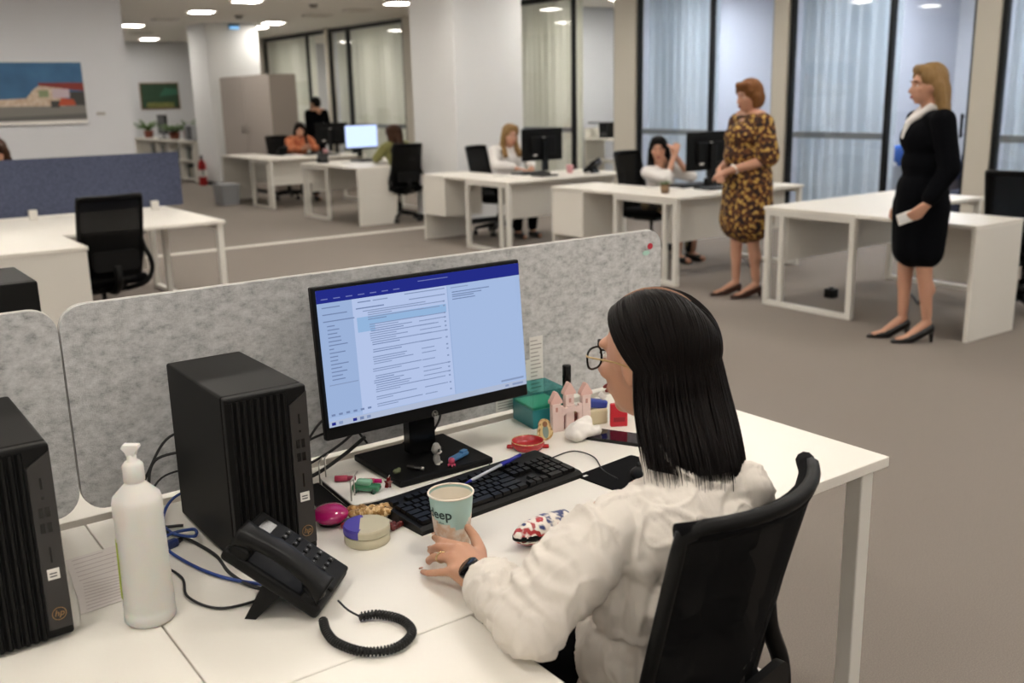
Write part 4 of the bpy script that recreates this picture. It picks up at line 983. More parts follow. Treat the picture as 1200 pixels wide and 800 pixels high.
def seat_shoes(t, mat):
    for s in (-1, 1): blob('shoe', [caps((s*.10, .35, .045), .042, (s*.10, .50, .032), .033)], .007, mat, t, 2, cut=lambda c: c.z < .003)
def long_hair(m, L=.26, vol=1.0, front=True):
    P = [ell((0, -.026, .032), (.088*vol, .100*vol, .098)), ell((0, -.062, -.03), (.086*vol, .060, .11)), caps((0, -.085, -.05), .055*vol, (0, -.10, -L), .05*vol), caps((-.035, .048, .088), .032, (.035, .048, .088), .032)]
    for s in (-1, 1):
        P += [caps((s*.066, -.02, .01), .035*vol, (s*.082, -.03, -.12), .036*vol), caps((s*.082, -.03, -.12), .036*vol, (s*.090, -.04 if not front else .085, -L), .034*vol), ell((s*.055, .045, .05), (.028, .032, .04))]
    return T(P, m)
SHOEB = M('black leather', '#0a0a0a', .3)
# blonde in white blouse
hm = xf((0, .09, 1.145), R_(-6), R_(-8))
aL = chain([(-.18, .03, .975), (-.235, .14, .80), (-.10, .36, .785)], [.045, .036, .026]); aR = chain([(.18, .03, .975), (.235, .14, .80), (.10, .36, .785)], [.045, .036, .026])
hd = hand_prims((-.10, .37, .785), (.5, .8, -.12), (0, 0, -1), -1, .4)+hand_prims((.10, .37, .785), (-.5, .8, -.12), (0, 0, -1), 1, .4)
sl = chain([(-.18, .028, .968), (-.235, .14, .815), (-.12, .33, .80)], [.066, .058, .046]); sr = chain([(.18, .028, .968), (.235, .14, .815), (.12, .33, .80)], [.066, .058, .046])
t = figure('blonde person in a white blouse seated at a black monitor', (6.80, 9.50, 0), R_(176), seated_body(aL+aR+hd), hm, [('blouse', seated_top(sl, sr), WSH, folds(.006), .010), ('trousers', trousers(), BLKT, None, .011)], long_hair(hm, .21), HBL, HBR, SKIN2, .009, streak(.006)); seat_shoes(t, SHOEB)
# dark haired, head on clasped hands, looking aside
hm = xf((.02, .05, 1.05), R_(-50), R_(-4), R_(4))
aL = chain([(-.17, .06, .845), (-.20, .27, .775), (-.06, .20, .98)], [.045, .036, .026]); aR = chain([(.17, .06, .845), (.17, .30, .775), (.0, .23, .985)], [.045, .036, .026])
hd = hand_prims((-.055, .20, .985), (.5, .1, .85), (.8, -.5, 0), -1, .9)+hand_prims((-.005, .23, .99), (-.3, .0, .9), (-.8, -.5, 0), 1, .9)
sl = chain([(-.17, .058, .84), (-.20, .27, .79), (-.17, .255, .83)], [.066, .060, .050]); sr = chain([(.17, .058, .84), (.17, .30, .79), (.14, .285, .83)], [.066, .060, .050])
def low(P, dz=-.14): return [(p[0], p[1]+Vector((0, .02, dz*min(1, max(0, (p[1].z-.5)/.45)))), *p[2:]) if p[0] == 'e' else ('c', p[1]+Vector((0, .02, dz*min(1, max(0, (p[1].z-.5)/.45)))), p[2], p[3]+Vector((0, .02, dz*min(1, max(0, (p[3].z-.5)/.45)))), p[4]) for p in P]
t = figure('dark-haired person in white resting the head on clasped hands', (6.86, 7.10, 0), R_(182), low(seated_body([]))+aL+aR+hd, hm, [('blouse', low(seated_top([], []))+sl+sr, WSH, folds(.006), .010), ('skirt', trousers(), ramp_mat('tan black skirt', 'noise', 8, [(.45, '#0d0c0c'), (.6, '#7a6a4c')], .9), None, .011)], long_hair(hm, .26), HBK, HBK, SKIN2, .009, streak(.006)); seat_shoes(t, SHOEB)
# red clad
hm = xf((0, .08, 1.115), R_(-18), R_(-14))
aL = chain([(-.18, .03, .95), (-.23, .16, .80), (-.06, .30, .83)], [.045, .036, .026]); aR = chain([(.18, .03, .95), (.23, .16, .80), (.06, .32, .83)], [.045, .036, .026])
hd = hand_prims((-.06, .31, .83), (.5, .6, .3), (.3, 0, 1), 1, .6)+hand_prims((.06, .33, .83), (-.5, .6, .3), (-.3, 0, 1), -1, .6)
sl = chain([(-.18, .028, .95), (-.23, .16, .815), (-.11, .27, .83)], [.066, .058, .044]); sr = chain([(.18, .028, .95), (.23, .16, .815), (.11, .29, .83)], [.066, .058, .044])
t = figure('person in an orange red top bent over at the far desk', (6.92, 15.50, 0), R_(176), seated_body(aL+aR+hd), hm, [('top', seated_top(sl, sr), M('rust cloth', '#8f4527', .9, var=(14, .12, '#b9714c')), folds(.006), .011), ('trousers', trousers(), BLKT, None, .012)], long_hair(hm, .24), HDK, HDK, SKIN2, .010, streak(.006)); seat_shoes(t, SHOEB)
# olive top, seen from behind
hm = xf((0, .08, 1.12), R_(4), R_(-12))
t = figure('long-haired person in an olive top seen from behind at the lit monitor', (6.63, 11.74, 0), R_(4), seated_body(aL+aR+hd), hm, [('top', seated_top(sl, sr), M('olive cloth', '#7c7a4a', .9), folds(.006), .011), ('trousers', trousers(), BLKT, None, .012)], long_hair(hm, .25, 1.2, False), HBR, HDK, SKIN2, .010, streak(.006)); seat_shoes(t, SHOEB)
# person beyond the blue screen
hm = xf((0, .08, 1.215), R_(0), R_(-8))
t = figure('brown-haired person behind the dark blue desk screen', (1.49, 9.34, 0), R_(150), seated_body(aL+aR+hd), hm, [('top', seated_top(sl, sr), M('grey cloth', '#5a5552', .9), folds(.006), .012), ('trousers', trousers(), BLKT, None, .012)], long_hair(hm, .22), HBR, HBR, SKIN2, .010, streak(.006)); seat_shoes(t, SHOEB)
chair(1.48, 9.44, R_(150), 'black mesh office chair behind the dark blue desk screen')
# dark standing person by the far glass
hm = xf((0, .015, 1.53), R_(10), R_(-8))
arms = chain([(-.19, -.01, 1.36), (-.235, -.05, 1.08), (-.16, .14, .98)], [.05, .04, .03])+chain([(.19, -.01, 1.36), (.235, -.05, 1.08), (.16, .14, .98)], [.05, .04, .03])
hands = hand_prims((-.155, .15, .98), (.8, .5, 0), (0, 0, -1), -1, .6)+hand_prims((.155, .15, .98), (-.8, .5, 0), (0, 0, -1), 1, .6)
hair = T([ell((0, -.024, .03), (.084, .098, .092)), ell((0, -.055, -.01), (.082, .058, .08)), caps((-.03, .05, .085), .028, (.03, .05, .085), .028)], hm)
p = figure('dark-clothed person standing by the far glass partition', (8.08, 17.25, 0), R_(15), stand_body(arms+hands, 1, .0), hm, [
    ('jacket', [ell((0, 0, .96), (.175, .13, .14)), ell((0, .01, 1.12), (.155, .12, .12)), ell((0, .015, 1.25), (.168, .125, .13)), caps((-.15, -.012, 1.355), .066, (.15, -.012, 1.355), .066)]+chain([(-.19, -.012, 1.355), (-.235, -.052, 1.09), (-.175, .11, .985)], [.068, .058, .046])+chain([(.19, -.012, 1.355), (.235, -.052, 1.09), (.175, .11, .985)], [.068, .058, .046]), NAVY, folds(.006), .012),
    ('trousers', [ell((0, 0, .92), (.165, .12, .11))]+chain([(-.085, 0, .88), (-.085, -.01, .5), (-.08, -.05, .10)], [.095, .075, .06])+chain([(.085, 0, .88), (.085, .03, .5), (.08, .03, .10)], [.095, .075, .06]), NAVY, None, .012)], hair, HBK, HBK, SKIN, .010)
shoes(p, .0, SHOEB)

# ================================================================ THE PERSON AT THE DESK
HC = Vector((1.192, 1.242, 1.125)); HM = xf(HC, R_(12), R_(-4))
t = thing('person', 'person in a white linen blouse working at the lit mail monitor', 'person', (0, 0, 0))
SL, EL, WL = Vector((.980, 1.105, .915)), Vector((.812, 1.108, .792)), Vector((.862, 1.325, .775))
SR, ER, WR = Vector((1.236, 1.070, .912)), Vector((1.315, 1.20, .80)), Vector((1.40, 1.385, .775))
lh = []
for k, (a, b, c, d_, r) in enumerate((((.886, 1.392, .792), (.873, 1.448, .788), (.884, 1.488, .775), (.897, 1.520, .764), .0088), ((.866, 1.392, .795), (.853, 1.437, .786), (.858, 1.466, .770), (.868, 1.488, .757), .0090),
        ((.847, 1.378, .790), (.833, 1.415, .782), (.836, 1.440, .766), (.846, 1.456, .752), .0086), ((.833, 1.350, .780), (.820, 1.385, .768), (.817, 1.412, .757), (.819, 1.436, .750), .0078))):
    lh += chain([a, b, c, d_], [r*1.18, r, r*.92, r*.82]); lh.append(caps((WL.x+(a[0]-.86)*.55, WL.y+.008, WL.z-.002+(a[2]-.79)*.4), .0175, a, .0125))
lh += chain([(.883, 1.345, .774), (.915, 1.392, .779), (.934, 1.435, .784), (.944, 1.474, .787)], [.017, .0135, .0105, .0088])
lh += [caps(WL-Vector((.012, .075, 0)), .026, WL, .0225), ell((.862, 1.36, .779), (.026, .034, .014))]
body = chain([SL, EL, WL], [.045, .038, .024])+chain([SR, ER, WR], [.045, .038, .024])+hand_prims(WR, (.15, .9, -.1), (0, 0, -1), -1, .5)+lh
body += [ell((1.10, 1.12, .56), (.14, .10, .09)), ell((1.10, 1.11, .72), (.12, .085, .12)), ell((1.112, 1.10, .85), (.13, .08, .09)), caps(SL+Vector((.04, .01, -.02)), .036, SR-Vector((.04, -.01, .02)), .036), caps((1.125, 1.10, .92), .042, HC+Vector((-.01, -.045, -.10)), .05)]
b = blob('body', body+T(head_prims(), HM), .0042, SKIN, t, 6)
face_parts(b, HM, HDK)
# ring and nails
MB().tube([(.839+.0102*math.cos(a)*.92, 1.399+.0102*math.cos(a)*-.30, .786+.0102*math.sin(a)) for a in [2*math.pi*i/18 for i in range(18)]], .0016, 6, closed=True).build('ring', M('gold ring', '#d8c79a', .25, .9), t)
NAIL = M('nail', '#c99a86', .25)
for q in ((.897, 1.522, .7715), (.868, 1.490, .764), (.845, 1.458, .759), (.818, 1.438, .7565)): MB().ell(q, (.0042, .0055, .0018), Matrix.Rotation(R_(-25), 4, 'X'), 10).build('nail', NAIL, t)
# blouse
LINEN = M('white linen', '#d9d2c8', .85, bump=(60, .35, .004), var=(5, .35, '#d3cbc1'), stretch=(1, 1, .6))
def linen(c):
    n = noise.noise; a = .0040*n(Vector((c.x*12, c.y*12, c.z*8)))+.0026*n(Vector((c.x*30+4, c.y*26, c.z*14)))
    q = 1-abs(n(Vector((c.x*11+9, c.y*11-3, c.z*8+2)))); a += .0065*max(0, q-.86)/.14
    q2 = 1-abs(n(Vector((c.x*19-2, c.y*17+5, c.z*14)))); a += .0045*max(0, q2-.88)/.12
    for fq, o, am in ((8.5, 3, .0042), (14, 11, .0026)):
        p = Vector((c.x*fq+o, c.y*fq-o, c.z*fq*.6)); p += Vector((n(c*6), n(c*6+Vector((5, 0, 0))), 0))*.6
        r = 1-abs(n(p)); a -= am*max(0, r-.90)/.10; r = 1-abs(n(p+Vector((7.3, 1.1, 4.2)))); a += am*.8*max(0, r-.90)/.10
    for A, B, lo, hi in ((SL, EL, .45, 1.15), (EL, WL, -.1, .62)):
        d = B-A; u = (c-A).dot(d)/d.length_squared; dist = (c-A-d*u).length
        if lo < u < hi and dist < .085: a += .0026*math.sin(u*d.length*190+5*n(c*14))*math.sin((u-lo)/(hi-lo)*math.pi)
    return a
bl = [ell((1.10, 1.11, .555), (.182, .145, .10)), ell((1.10, 1.105, .66), (.165, .128, .12)), ell((1.108, 1.10, .78), (.160, .118, .12)), ell((1.115, 1.092, .87), (.162, .108, .095)), caps(SL+Vector((.02, 0, -.008)), .056, SR-Vector((.02, 0, .008)), .056),
      ell((1.115, 1.08, .925), (.10, .065, .045)), caps((1.128, 1.10, .94), .055, (1.148, 1.138, .980), .055)]
bl += chain([SL+Vector((-.004, 0, -.01)), (.895, 1.102, .862), EL+Vector((.004, 0, .008))], [.058, .063, .057])+chain([EL+Vector((.004, 0, .004)), (.828, 1.19, .796), (.848, 1.262, .787)], [.052, .050, .043])+[ell(EL+Vector((.006, .0, -.006)), (.058, .056, .044))]
bl += chain([SR, ER+Vector((0, 0, .012)), (1.372, 1.32, .79)], [.058, .056, .046])
blouse = blob('blouse', bl, .0048, LINEN, t, 4, linen, cut=lambda c: False)
cuff = MB().tube([Vector((.843, 1.235, .788)), Vector((.848, 1.262, .786)), Vector((.851, 1.277, .784))], [.0455, .0430, .041], 24, cap=False).build('cuff', LINEN, blouse)
blob('trousers', [ell((1.10, 1.11, .535), (.175, .14, .085))]+chain([(1.03, 1.12, .54), (1.0, 1.50, .545), (1.0, 1.46, .10)], [.092, .075, .055])+chain([(1.19, 1.07, .54), (1.23, 1.48, .545), (1.23, 1.44, .10)], [.092, .075, .055]), .01, BLKT, t, 3)
for x, y in ((1.0, 1.46), (1.23, 1.44)): blob('shoe', [caps((x, y-.03, .045), .042, (x, y+.14, .032), .033)], .007, SHOEB, t, 2, cut=lambda c: c.z < .003)
# watch
wd = (WL-Vector((.851, 1.262, .785))).normalized(); wc = WL+Vector((-.004, -.020, .001)); wm = Matrix.Translation(wc) @ wd.to_track_quat('Z', 'Y').to_matrix().to_4x4()
wt = thing('wristwatch', 'black round smartwatch on olive strap on the wrist by the cup', 'watch', wc)
wm0 = Matrix.Translation(-wc) @ wm
MB().lathe([(.0275, -.010), (.0282, 0), (.0275, .010), (.0262, .010), (.0265, 0), (.0262, -.010)], n=32, mat=None, cap=False).build('strap', M('olive strap', '#6d6a58', .5), wt).matrix_local = wm0
fd = Vector((-.62, -.10, .78)); fd = (fd-wd*fd.dot(wd)).normalized()
fm = Matrix.Translation(fd*.0275) @ fd.to_track_quat('Z', 'Y').to_matrix().to_4x4()
MB().lathe([(.019, -.002), (.0205, 0), (.0205, .006), (.019, .008)], n=32).build('case', BLACKG, wt).matrix_local = fm
MB().lathe([(.001, .0082), (.017, .0082), (.0175, .0078)], n=32, cap=False).build('dial', M('dial glass', '#08080a', .06), wt).matrix_local = fm
# spectacles
gt = thing('spectacles', 'black rimmed spectacles with thin gold temples on the face', 'glasses', HC, 0)
gm = Matrix.Translation(-HC) @ HM
def gp(x, y, z): return gm @ Vector((x, y, z))
for s in (-1, 1):
    P = [gp(s*.035+.0255*math.copysign(abs(math.cos(a))**.75, math.cos(a)), .103-.008*abs(s*.035+.0255*math.cos(a))/.06, -.004+.0195*math.copysign(abs(math.sin(a))**.8, math.sin(a))) for a in [2*math.pi*i/32 for i in range(32)]]
    MB().tube(P, .0021, 6, closed=True).build('rim', BLACKG, gt)
    MB().add(P, [list(range(32))]).build('lens', GLASS, gt)
    MB().tube(spline([gp(s*.061, .096, .006), gp(s*.072, .080, .006), gp(s*.080, .02, .004), gp(s*.080, -.03, -.006)], 6), .0017, 6).build('temple', M('gold wire', '#b59a68', .3, .8), gt)
MB().tube([gp(-.0105, .103, 0), gp(0, .108, .003), gp(.0105, .103, 0)], .0022, 6).build('bridge', BLACKG, gt)
# hair: centre parting, straight to the shoulder blades
HAIRM = M('dark straight hair', '#0f0806', .42, var=(40, .3, '#080403'), spec=.13)
HY = xf(HC, R_(30), R_(-4))
def strand(s, side, off, Lm, jit=0.0, phj=0.0):
    psi = R_(50+100*s); phi = R_(84+96*s)+phj
    ur = Vector((side*.035, math.cos(psi), math.sin(psi))).normalized(); ue = Vector((side*math.sin(phi), math.cos(phi), -.05)).normalized()
    ang = ur.angle(ue); P = []
    for i in range(12):
        u = i/11; v = (ur*math.sin((1-u)*ang)+ue*math.sin(u*ang))/math.sin(ang)
        e = 1+.05*math.sin(u*math.pi)+off
        P.append(Vector((v.x*.090*e, v.y*.108*e-.012, v.z*.116*e+.002)))
    q = P[-1]; L = (.180+.030*s)*Lm*(.86 if side < 0 and s < .75 else (1.0 if side < 0 else 1.04))
    for i in range(1, 13):
        u = i/12; fl = 1+.10*u+.05*math.sin(u*3.1)
        P.append(Vector((q.x*fl+jit*u, (q.y+.012)*fl-.012-.010*u*s, q.z-L*u)))
    out = []; dn = Vector((-.52, -.85, 0)); hd = (HY.to_3x3() @ Vector((q.x, q.y, 0))).normalized(); wgt = max(0, hd.dot(dn)+.25)/1.25
    for i, p in enumerate(P):
        wp = HY @ p; k = max(0, min(1, (1.085-wp.z)/.13)); wp += dn*(.085*k*k*(3-2*k)*wgt); out.append(wp)
    return out
ng = 30; hb = MB()
for side in (-1, 1):
    G = [strand(i/(ng-1), side, 0, .93) for i in range(ng)]; m_ = len(G[0])
    hb.add([p for g in G for p in g], [[i*m_+j, i*m_+j+1, (i+1)*m_+j+1, (i+1)*m_+j] for i in range(ng-1) for j in range(m_-1)], 0, None, True)
rnd = random.Random(11)
for k in range(1500):
    s = rnd.random(); side = rnd.choice((-1, 1)); st = strand(s, side, .004+.030*rnd.random()**1.5, .78+.30*rnd.random(), .035*(rnd.random()-.5), .10*(rnd.random()-.5)); n = len(st); r0 = .0010+.0013*rnd.random()
    hb.tube(st, [r0*(.5+.5*min(1, i/6))*(1 if i < n-6 else max(.12, (n-1-i)/6)) for i in range(n)], 4, cap=False)
ho = hb.build('hair', HAIRM, t)
MB().tube([HY @ Vector((.001*math.sin(i*1.7), .108*1.035*math.cos(R_(56+5*i))-.012, .116*1.035*math.sin(R_(56+5*i))+.002)) for i in range(15)], [.0008+.0022*math.sin(math.pi*(i+.5)/15) for i in range(15)], 6).build('parting', M('scalp', '#8f6a55', .6), ho)
# loose locks falling over the shoulder
lk = MB()
for k in range(40):
    a = HY @ Vector((-.084-.004*rnd.random(), -.005-.05*rnd.random(), .0)); e = a+Vector((-.01+.05*rnd.random(), -.02-.07*rnd.random(), -.185-.025*rnd.random())); mid = (a+e)/2+Vector((-.016, .0, -.01))
    sp = spline([a, mid, e], 7); lk.tube(sp, [.0026*(1-.75*i/(len(sp)-1)) for i in range(len(sp))], 4, cap=False)
lk.build('loose_lock', HAIRM, ho)['kind'] = 'stuff'

# ================================================================ BACKGROUND THINGS
# beige cupboard
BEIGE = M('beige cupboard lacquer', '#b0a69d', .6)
t = thing('cupboard', 'tall beige two-door cupboard against the far column', 'cupboard', (6.87, 16.45, 0))
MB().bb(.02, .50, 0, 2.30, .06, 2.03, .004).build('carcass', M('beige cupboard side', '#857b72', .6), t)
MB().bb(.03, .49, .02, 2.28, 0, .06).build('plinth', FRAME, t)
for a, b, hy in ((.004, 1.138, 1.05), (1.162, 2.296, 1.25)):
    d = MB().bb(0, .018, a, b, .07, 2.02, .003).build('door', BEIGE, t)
    MB().tube([(-.0, hy, 1.03), (-.035, hy, 1.04), (-.035, hy, 1.16), (-.0, hy, 1.17)], .016, 6).build('handle', CHROME, d)
# grey waste bin
t = thing('waste_bin', 'grey rectangular waste bin under the far desk end', 'bin', (5.68, 15.62, 0))
GB = M('grey bin plastic', '#8f9194', .5)
MB().add([(-.13, -.17, 0), (.13, -.17, 0), (.13, .17, 0), (-.13, .17, 0), (-.15, -.20, .30), (.15, -.20, .30), (.15, .20, .30), (-.15, .20, .30)], [[3, 2, 1, 0], [0, 1, 5, 4], [1, 2, 6, 5], [2, 3, 7, 6], [3, 0, 4, 7], [4, 5, 6, 7]]).build('body', GB, t)
MB().bb(-.16, .16, -.21, .21, .30, .325, .008).build('rim', GB, t)
# fire extinguisher
t = thing('fire_extinguisher', 'red fire extinguisher standing beside the far column', 'extinguisher', (6.72, 19.72, 0))
REDX = M('extinguisher red', '#a01a1c', .35)
MB().lathe([(.001, 0), (.075, 0), (.08, .02), (.08, .40), (.06, .46), (.03, .49), (.028, .51)], n=24).build('cylinder', REDX, t)
MB().lathe([(.03, .51), (.032, .55), (.02, .56)], n=16).box((.0, -.03, .57), (.025, .11, .02), None, .005).build('valve', BLACKP, t)
MB().tube(spline([(0, -.03, .54), (-.02, -.11, .50), (-.03, -.10, .35), (-.02, -.09, .20)], 6), .012, 8).build('hose', BLACKP, t)
MB().lathe([(.0808, .17), (.0808, .30)], n=24, cap=False).build('label', PAPER, t)
# paintings
def flat(mb, x0, x1, z0, z1, lay, mi): mb.quad([(x0, -lay*.0008, z0), (x1, -lay*.0008, z0), (x1, -lay*.0008, z1), (x0, -lay*.0008, z1)], mi)
t = thing('painting', 'unframed landscape painting of a red-roofed roadside building under blue sky', 'painting', (1.55, 12.965, 1.377))
MB().bb(0, 1.535, .0, .034, 0, .716, .002).build('canvas_frame', PAPER, t)
PM = [M('painted sky', '#2f5578', .7, var=(3, .25, '#3f6c92')), M('painted road', '#77746e', .7), M('painted road dark', '#5c5b58', .7), M('painted wall', '#cdbfae', .7, var=(20, .2, '#a98d74')), M('painted roof', '#7d2f26', .7), M('painted orange', '#a8492c', .7), M('painted lilac', '#b7a8b0', .7), M('painted dark', '#3a3a38', .7), M('painted green', '#7d8a68', .7)]
mb = MB(); flat(mb, .01, 1.53, .04, .706, 1, 0)
flat(mb, .01, 1.53, .04, .21, 2, 1); mb.quad([(.01, -.0028, .075), (1.53, -.0028, .115), (1.53, -.0028, .06), (.01, -.0028, .045)], 2)
mb.quad([(.01, -.003, .21), (.9, -.003, .21), (.97, -.003, .40), (.90, -.003, .30), (.01, -.003, .27)], 3)
mb.quad([(.80, -.0036, .21), (1.30, -.0036, .205), (1.30, -.0036, .45), (1.05, -.0036, .45), (.97, -.0036, .40)], 3)
mb.quad([(1.03, -.0044, .44), (1.53, -.0044, .375), (1.53, -.0044, .47), (1.03, -.0044, .475)], 4)
flat(mb, 1.17, 1.36, .30, .40, 6, 6); flat(mb, 1.36, 1.53, .21, .37, 6, 7); flat(mb, 1.02, 1.13, .31, .39, 6, 8)
mb.quad([(1.22, -.0056, .21), (1.42, -.0056, .21), (1.40, -.0056, .28), (1.26, -.0056, .30)], 5); flat(mb, 1.14, 1.24, .19, .27, 6, 7)
mb.build('picture', PM, t)
tag(MB().bb(3.20, 3.30, 12.99, 13.0, 1.465, 1.50).build('wall_plaque', M('grey plaque', '#a09a95', .6)), 'small grey caption plaque beside the painting', 'plaque')
t = thing('painting', 'green landscape picture in a brown frame on the end wall', 'painting', (7.33, 25.47, 1.46))
MB().bb(0, .95, 0, .03, 0, .63, .006).build('frame', M('brown frame', '#6b4c33', .5), t)
mb = MB(); flat(mb, .03, .92, .03, .60, 1, 0); flat(mb, .03, .92, .03, .16, 2, 1); mb.quad([(.45, -.0025, .30), (.92, -.0025, .34), (.92, -.0025, .48), (.60, -.0025, .50)], 2); flat(mb, .03, .14, .03, .24, 3, 0); flat(mb, .80, .92, .03, .20, 3, 0)
mb.build('picture', [M('dark green paint', '#1c3524', .7, var=(9, .25, '#2b4a33')), M('meadow paint', '#7d7a45', .7, var=(9, .25, '#55602f')), M('teal green paint', '#2f5f4a', .7)], t)
# low white shelving
t = thing('shelf_unit', 'low white open shelving along the far corridor', 'shelf', (6.80, 20.42, 0))
for k in range(6): MB().bb(0, .42, k*.8, k*.8+.025, 0, .80).build('upright', PANELW, t)
MB().bb(-.005, .425, 0, 4.03, .80, .83, .003).build('top', WHITE, t)
MB().bb(0, .42, .026, 4.0, .05, .07).build('shelf', PANELW, t); MB().bb(0, .42, .026, 4.0, .42, .44).build('shelf', PANELW, t); MB().bb(.41, .425, 0, 4.02, .0, .80).build('back', PANELW, t)
rnd = random.Random(21)
for k in range(4):
    for j in range(2):
        z = .0705+.37*j
        for q in range(4):
            h = .20+.1*rnd.random(); y = 20.48+.8*k+.16*q+.02*rnd.random()
            o = thing('binder', ('dark green grey', 'mid grey', 'beige')[(k+q+j) % 3]+' binder standing on the '+('lower', 'upper')[j]+' board of the low white shelving', 'binder', (6.86, y, z), 0, 'binders in the low shelving')
            MB().bb(0, .28, 0, .07, 0, h, .003).build('cover', [M('binder dark', '#3d4240', .6), M('binder grey', '#8b8d88', .6), M('binder beige', '#a59f92', .6)][(k+q+j) % 3], o)
# pot plants
LEAF = M('green leaf', '#3f5a2c', .55, var=(30, .3, '#5c7a3d'))
def plant(label, loc, pot, n, L, seed, potm, up=.9, name='potted_plant'):
    t = thing(name, label, 'plant', loc); r = random.Random(seed); pr, ph = pot
    MB().lathe([(.001, 0), (pr*.75, 0), (pr, ph), (pr*.9, ph), (pr*.88, ph*.88), (.001, ph*.88)], n=20).build('pot', potm, t)
    for i in range(n):
        a = r.random()*6.28; e = up*(.5+.6*r.random()); l = L*(.6+.5*r.random()); d = Vector((math.cos(a), math.sin(a), 0)); wd = L*.09
        V = []; F = []
        for j in range(6):
            u = j/5; p = d*(l*u*math.cos(e))*(1+.3*u)+Vector((0, 0, ph*.9+l*u*math.sin(e)-l*.35*u*u)); s = d.cross(Vector((0, 0, 1)))*wd*math.sin(min(1, u*.9+.12)*math.pi)
            V += [p-s, p+Vector((0, 0, wd*.4)), p+s]
        for j in range(5): F += [[3*j, 3*j+1, 3*j+4, 3*j+3], [3*j+1, 3*j+2, 3*j+5, 3*j+4]]
        MB().add(V, F, 0, None, True).build('leaf', LEAF, t)
TERRA = M('terracotta', '#7a3f2c', .7)
plant('spiky green plant in a red pot on the low shelving end', (6.98, 23.9, .83), (.11, .16), 22, .42, 2, TERRA, 1.1)
plant('bushy green plant in a brown pot on the low shelving', (6.98, 22.05, .83), (.12, .16), 34, .40, 3, TERRA, .9)
plant('tall green plant behind the dark screen on the shelving', (7.02, 21.3, .83), (.09, .2), 18, .42, 4, TERRA, 1.2)
plant('small succulent in a square brown pot on the white desk', (6.10, 6.20, ZT), (.042, .075), 26, .07, 6, M('brown pot', '#7a6248', .7), 1.0)
for (y, h, w2, lab, body) in ((22.9, .42, .58, 'dark flat screen on the low shelving', BLACKP),):
    t = thing('monitor', lab, 'monitor', (7.0, y, .83)); MB().bb(-.02, .03, -w2/2, w2/2, .10, .10+h, .005).build('housing', body, t); MB().bb(-.10, .10, -.12, .12, 0, .012).build('base', body, t); MB().bb(.0, .02, -.03, .03, .012, .12).build('neck', body, t); MB().bb(-.0215, -.0203, -w2/2+.02, w2/2-.02, .12, .08+h).build('screen', BLACKG, t)
t = thing('microwave_oven', 'pale microwave oven with dark door on the low shelving', 'oven', (7.0, 20.68, .83)); MB().bb(-.17, .17, -.24, .24, .012, .32, .008).build('case', M('pale oven', '#a9abae', .45), t); MB().bb(-.176, -.169, -.22, .10, .03, .30, .002).build('door', BLACKG, t); MB().bb(-.176, -.169, .12, .22, .03, .30, .002).build('control_panel', GB, t)
for yy in (-.18, .18):
    MB().cyl((-.1, yy, 0), (-.1, yy, .012), .015, .015, 8).cyl((.1, yy, 0), (.1, yy, .012), .015, .015, 8).build('foot', RUBBER, t)
# desk things in the background
def bgkey(x, y, rz, lab):
    t = thing('keyboard', lab, 'keyboard', (x, y, ZT), rz, 'keyboards on the aisle desks'); MB().prism([(-.07, 0), (.07, 0), (.07, .028), (-.07, .014)], -.22, .22, axis='x').build('case', BLACKP, t)
    for r in range(5): MB().box((0, -.05+.025*r, .0185+.0025*r), (.42, .018, .006), Matrix.Rotation(.1, 4, 'X'), .001).build('key_row', KEYM, t)
bgkey(6.62, 8.80, 0, 'black keyboard before the blonde seated person'); bgkey(6.66, 6.46, 0, 'black keyboard beside the small succulent desk monitor'); bgkey(6.60, 12.55, R_(4), 'black keyboard below the lit blue monitor'); bgkey(6.93, 14.85, 0, 'black keyboard before the red-clad person')
phone0 = [o for o in COL.objects if o.name == 'desk_phone'][0]
for x, y, rz, lab in ((7.16, 8.50, R_(200), 'black desk telephone on the blonde person desk'), (6.02, 12.75, R_(-30), 'black desk telephone at the aisle edge of far desk'), (6.50, 15.30, R_(180), 'black desk telephone beside the red-clad person')):
    c = copy_tree(phone0); c.location = (x, y, ZT); c.rotation_euler = (0, 0, rz); c['label'] = lab
def pcup(x, y, lab):
    t = thing('cup', lab, 'cup', (x, y, ZT), 0, 'pink cups on the aisle desks'); MB().lathe([(.001, 0), (.03, 0), (.038, .09), (.036, .09), (.029, .005), (.001, .005)], n=20).build('body', M('pink ceramic', '#c98f92', .4), t); MB().tube(spline([(.036, 0, .07), (.06, 0, .06), (.055, 0, .03), (.033, 0, .02)], 5), .005, 6).build('handle', M('pink ceramic', '#c98f92', .4), t)
pcup(7.02, 8.62, 'pink cup beside the blonde person telephone'); pcup(7.02, 14.75, 'pink cup behind the turned dark monitor')
for x, y, rz, lab in ((6.30, 8.75, .2, 'white paper pad on the blonde person desk'), (6.35, 6.45, -.1, 'white paper pad beside the small succulent'), (6.6, 15.0, .1, 'white paper pad on the red-clad person desk'), (6.3, 12.4, 0, 'white paper pad on the far desk by the lit monitor')):
    t = thing('paper_pad', lab, 'paper', (x, y, ZT), rz); MB().bb(-.105, .105, -.148, .148, 0, .01, .001).build('pages', PAPER, t); MB().bb(-.105, .105, .14, .149, .0101, .012).build('binding', M('grey binding', '#9b9a98', .6), t)
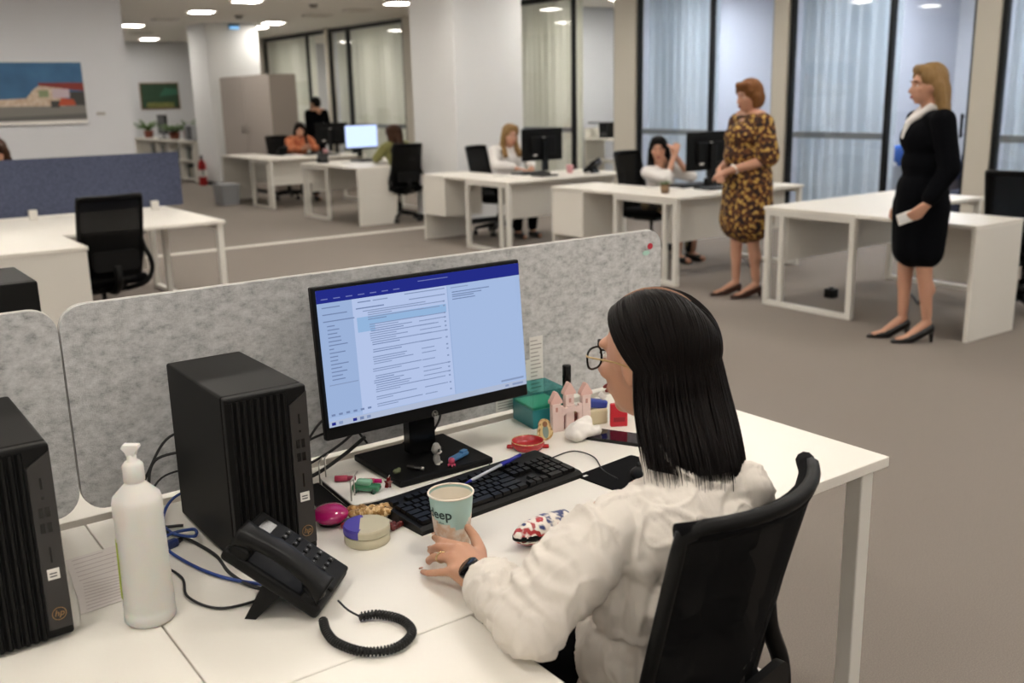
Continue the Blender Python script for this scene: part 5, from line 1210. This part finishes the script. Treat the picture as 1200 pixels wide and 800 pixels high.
# tower lying under the monitor on the succulent desk
t = thing('dock_box', 'black box under the monitor beside the patterned dress', 'computer', (6.90, 6.35, ZT)); MB().bb(-.13, .13, -.04, .04, 0, .075, .004).build('case', BLACKP, t); MB().bb(-.12, .12, -.042, -.0401, .01, .03).build('vent', BLACKG, t)
tag(MB().tube(spline([(6.52, 5.80, .715), (6.50, 5.79, .60), (6.44, 5.80, .50), (6.55, 5.80, .38), (6.62, 5.82, .22), (6.75, 5.85, .12), (6.86, 5.85, .01)], 8), .006, 6).build('cable', CABLE), 'grey cable dangling under the succulent desk', 'cable', 'floor cables')
tag(MB().tube(spline([(6.75, 4.06, .73), (6.70, 4.02, .60), (6.60, 4.0, .40), (6.58, 4.02, .20), (6.66, 4.1, .02), (6.9, 4.3, .008), (7.1, 4.5, .008)], 8), .008, 6).build('cable', CABLE), 'black cable hanging down behind the person in black suit', 'cable', 'floor cables')
t = thing('floor_socket', 'small black floor socket box under the empty desk', 'socket', (6.45, 4.72, 0)); MB().bb(-.04, .04, -.04, .04, 0, .07, .008).build('box', BLACKP, t); MB().cyl((0, 0, .07), (0, 0, .08), .02, .02, 12).build('cap', BLACKG, t)
# side offices seen through the doors
t = thing('storage_rack', 'white storage rack inside the open side office', 'rack', (11.5, 12.85, 0))
for y in (0, .83): MB().bb(0, .45, y, y+.03, 0, 1.0).build('upright', PANELW, t)
for z in (.05, .42, .80): MB().bb(-.01, .45, .03, .83, z, z+.03).build('shelf', WHITE, t)
t = thing('black_box', 'black equipment box on the storage rack', 'box', (11.6, 13.22, .83)); MB().bb(0, .3, 0, .22, 0, .27, .005).build('case', BLACKP, t); MB().bb(-.004, 0, .02, .2, .03, .1).build('panel', DKGREY, t); MB().bb(0, .1, .22, .5, .25, .27).build('arm', DKGREY, t)
t = thing('water_cooler', 'water cooler with blue bottle behind the glass door', 'water cooler', (10.85, 7.03, 0)); MB().bb(-.15, .15, -.15, .15, 0, .66, .01).build('cabinet', M('grey cooler', '#a9adb4', .5), t); MB().lathe([(.001, .66), (.06, .66), (.07, .70), (.125, .72), (.125, .86), (.11, .90), (.001, .91)], n=24).build('bottle', M('blue bottle', '#2f6fd0', .25), t)
for (x, y, lab) in ((10.9, 6.10, 'dark blue armchair behind the glass door of side office'),):
    t = thing('armchair', lab, 'armchair', (x, y, 0), R_(100)); NB = M('dark blue cloth', '#1d2740', .9); MB().bb(-.3, .3, -.3, .3, .12, .42, .04).build('seat', NB, t); MB().bb(-.3, .3, -.34, -.2, .42, .82, .04).build('backrest', NB, t)
    for s in (-1, 1): MB().bb(s*.34-.06, s*.34+.06, -.3, .3, .12, .58, .03).build('armrest', NB, t)
    for a in (-.25, .25):
        for b in (-.25, .25): MB().cyl((a, b, 0), (a, b, .12), .02, .025, 10).build('leg', FRAME, t)
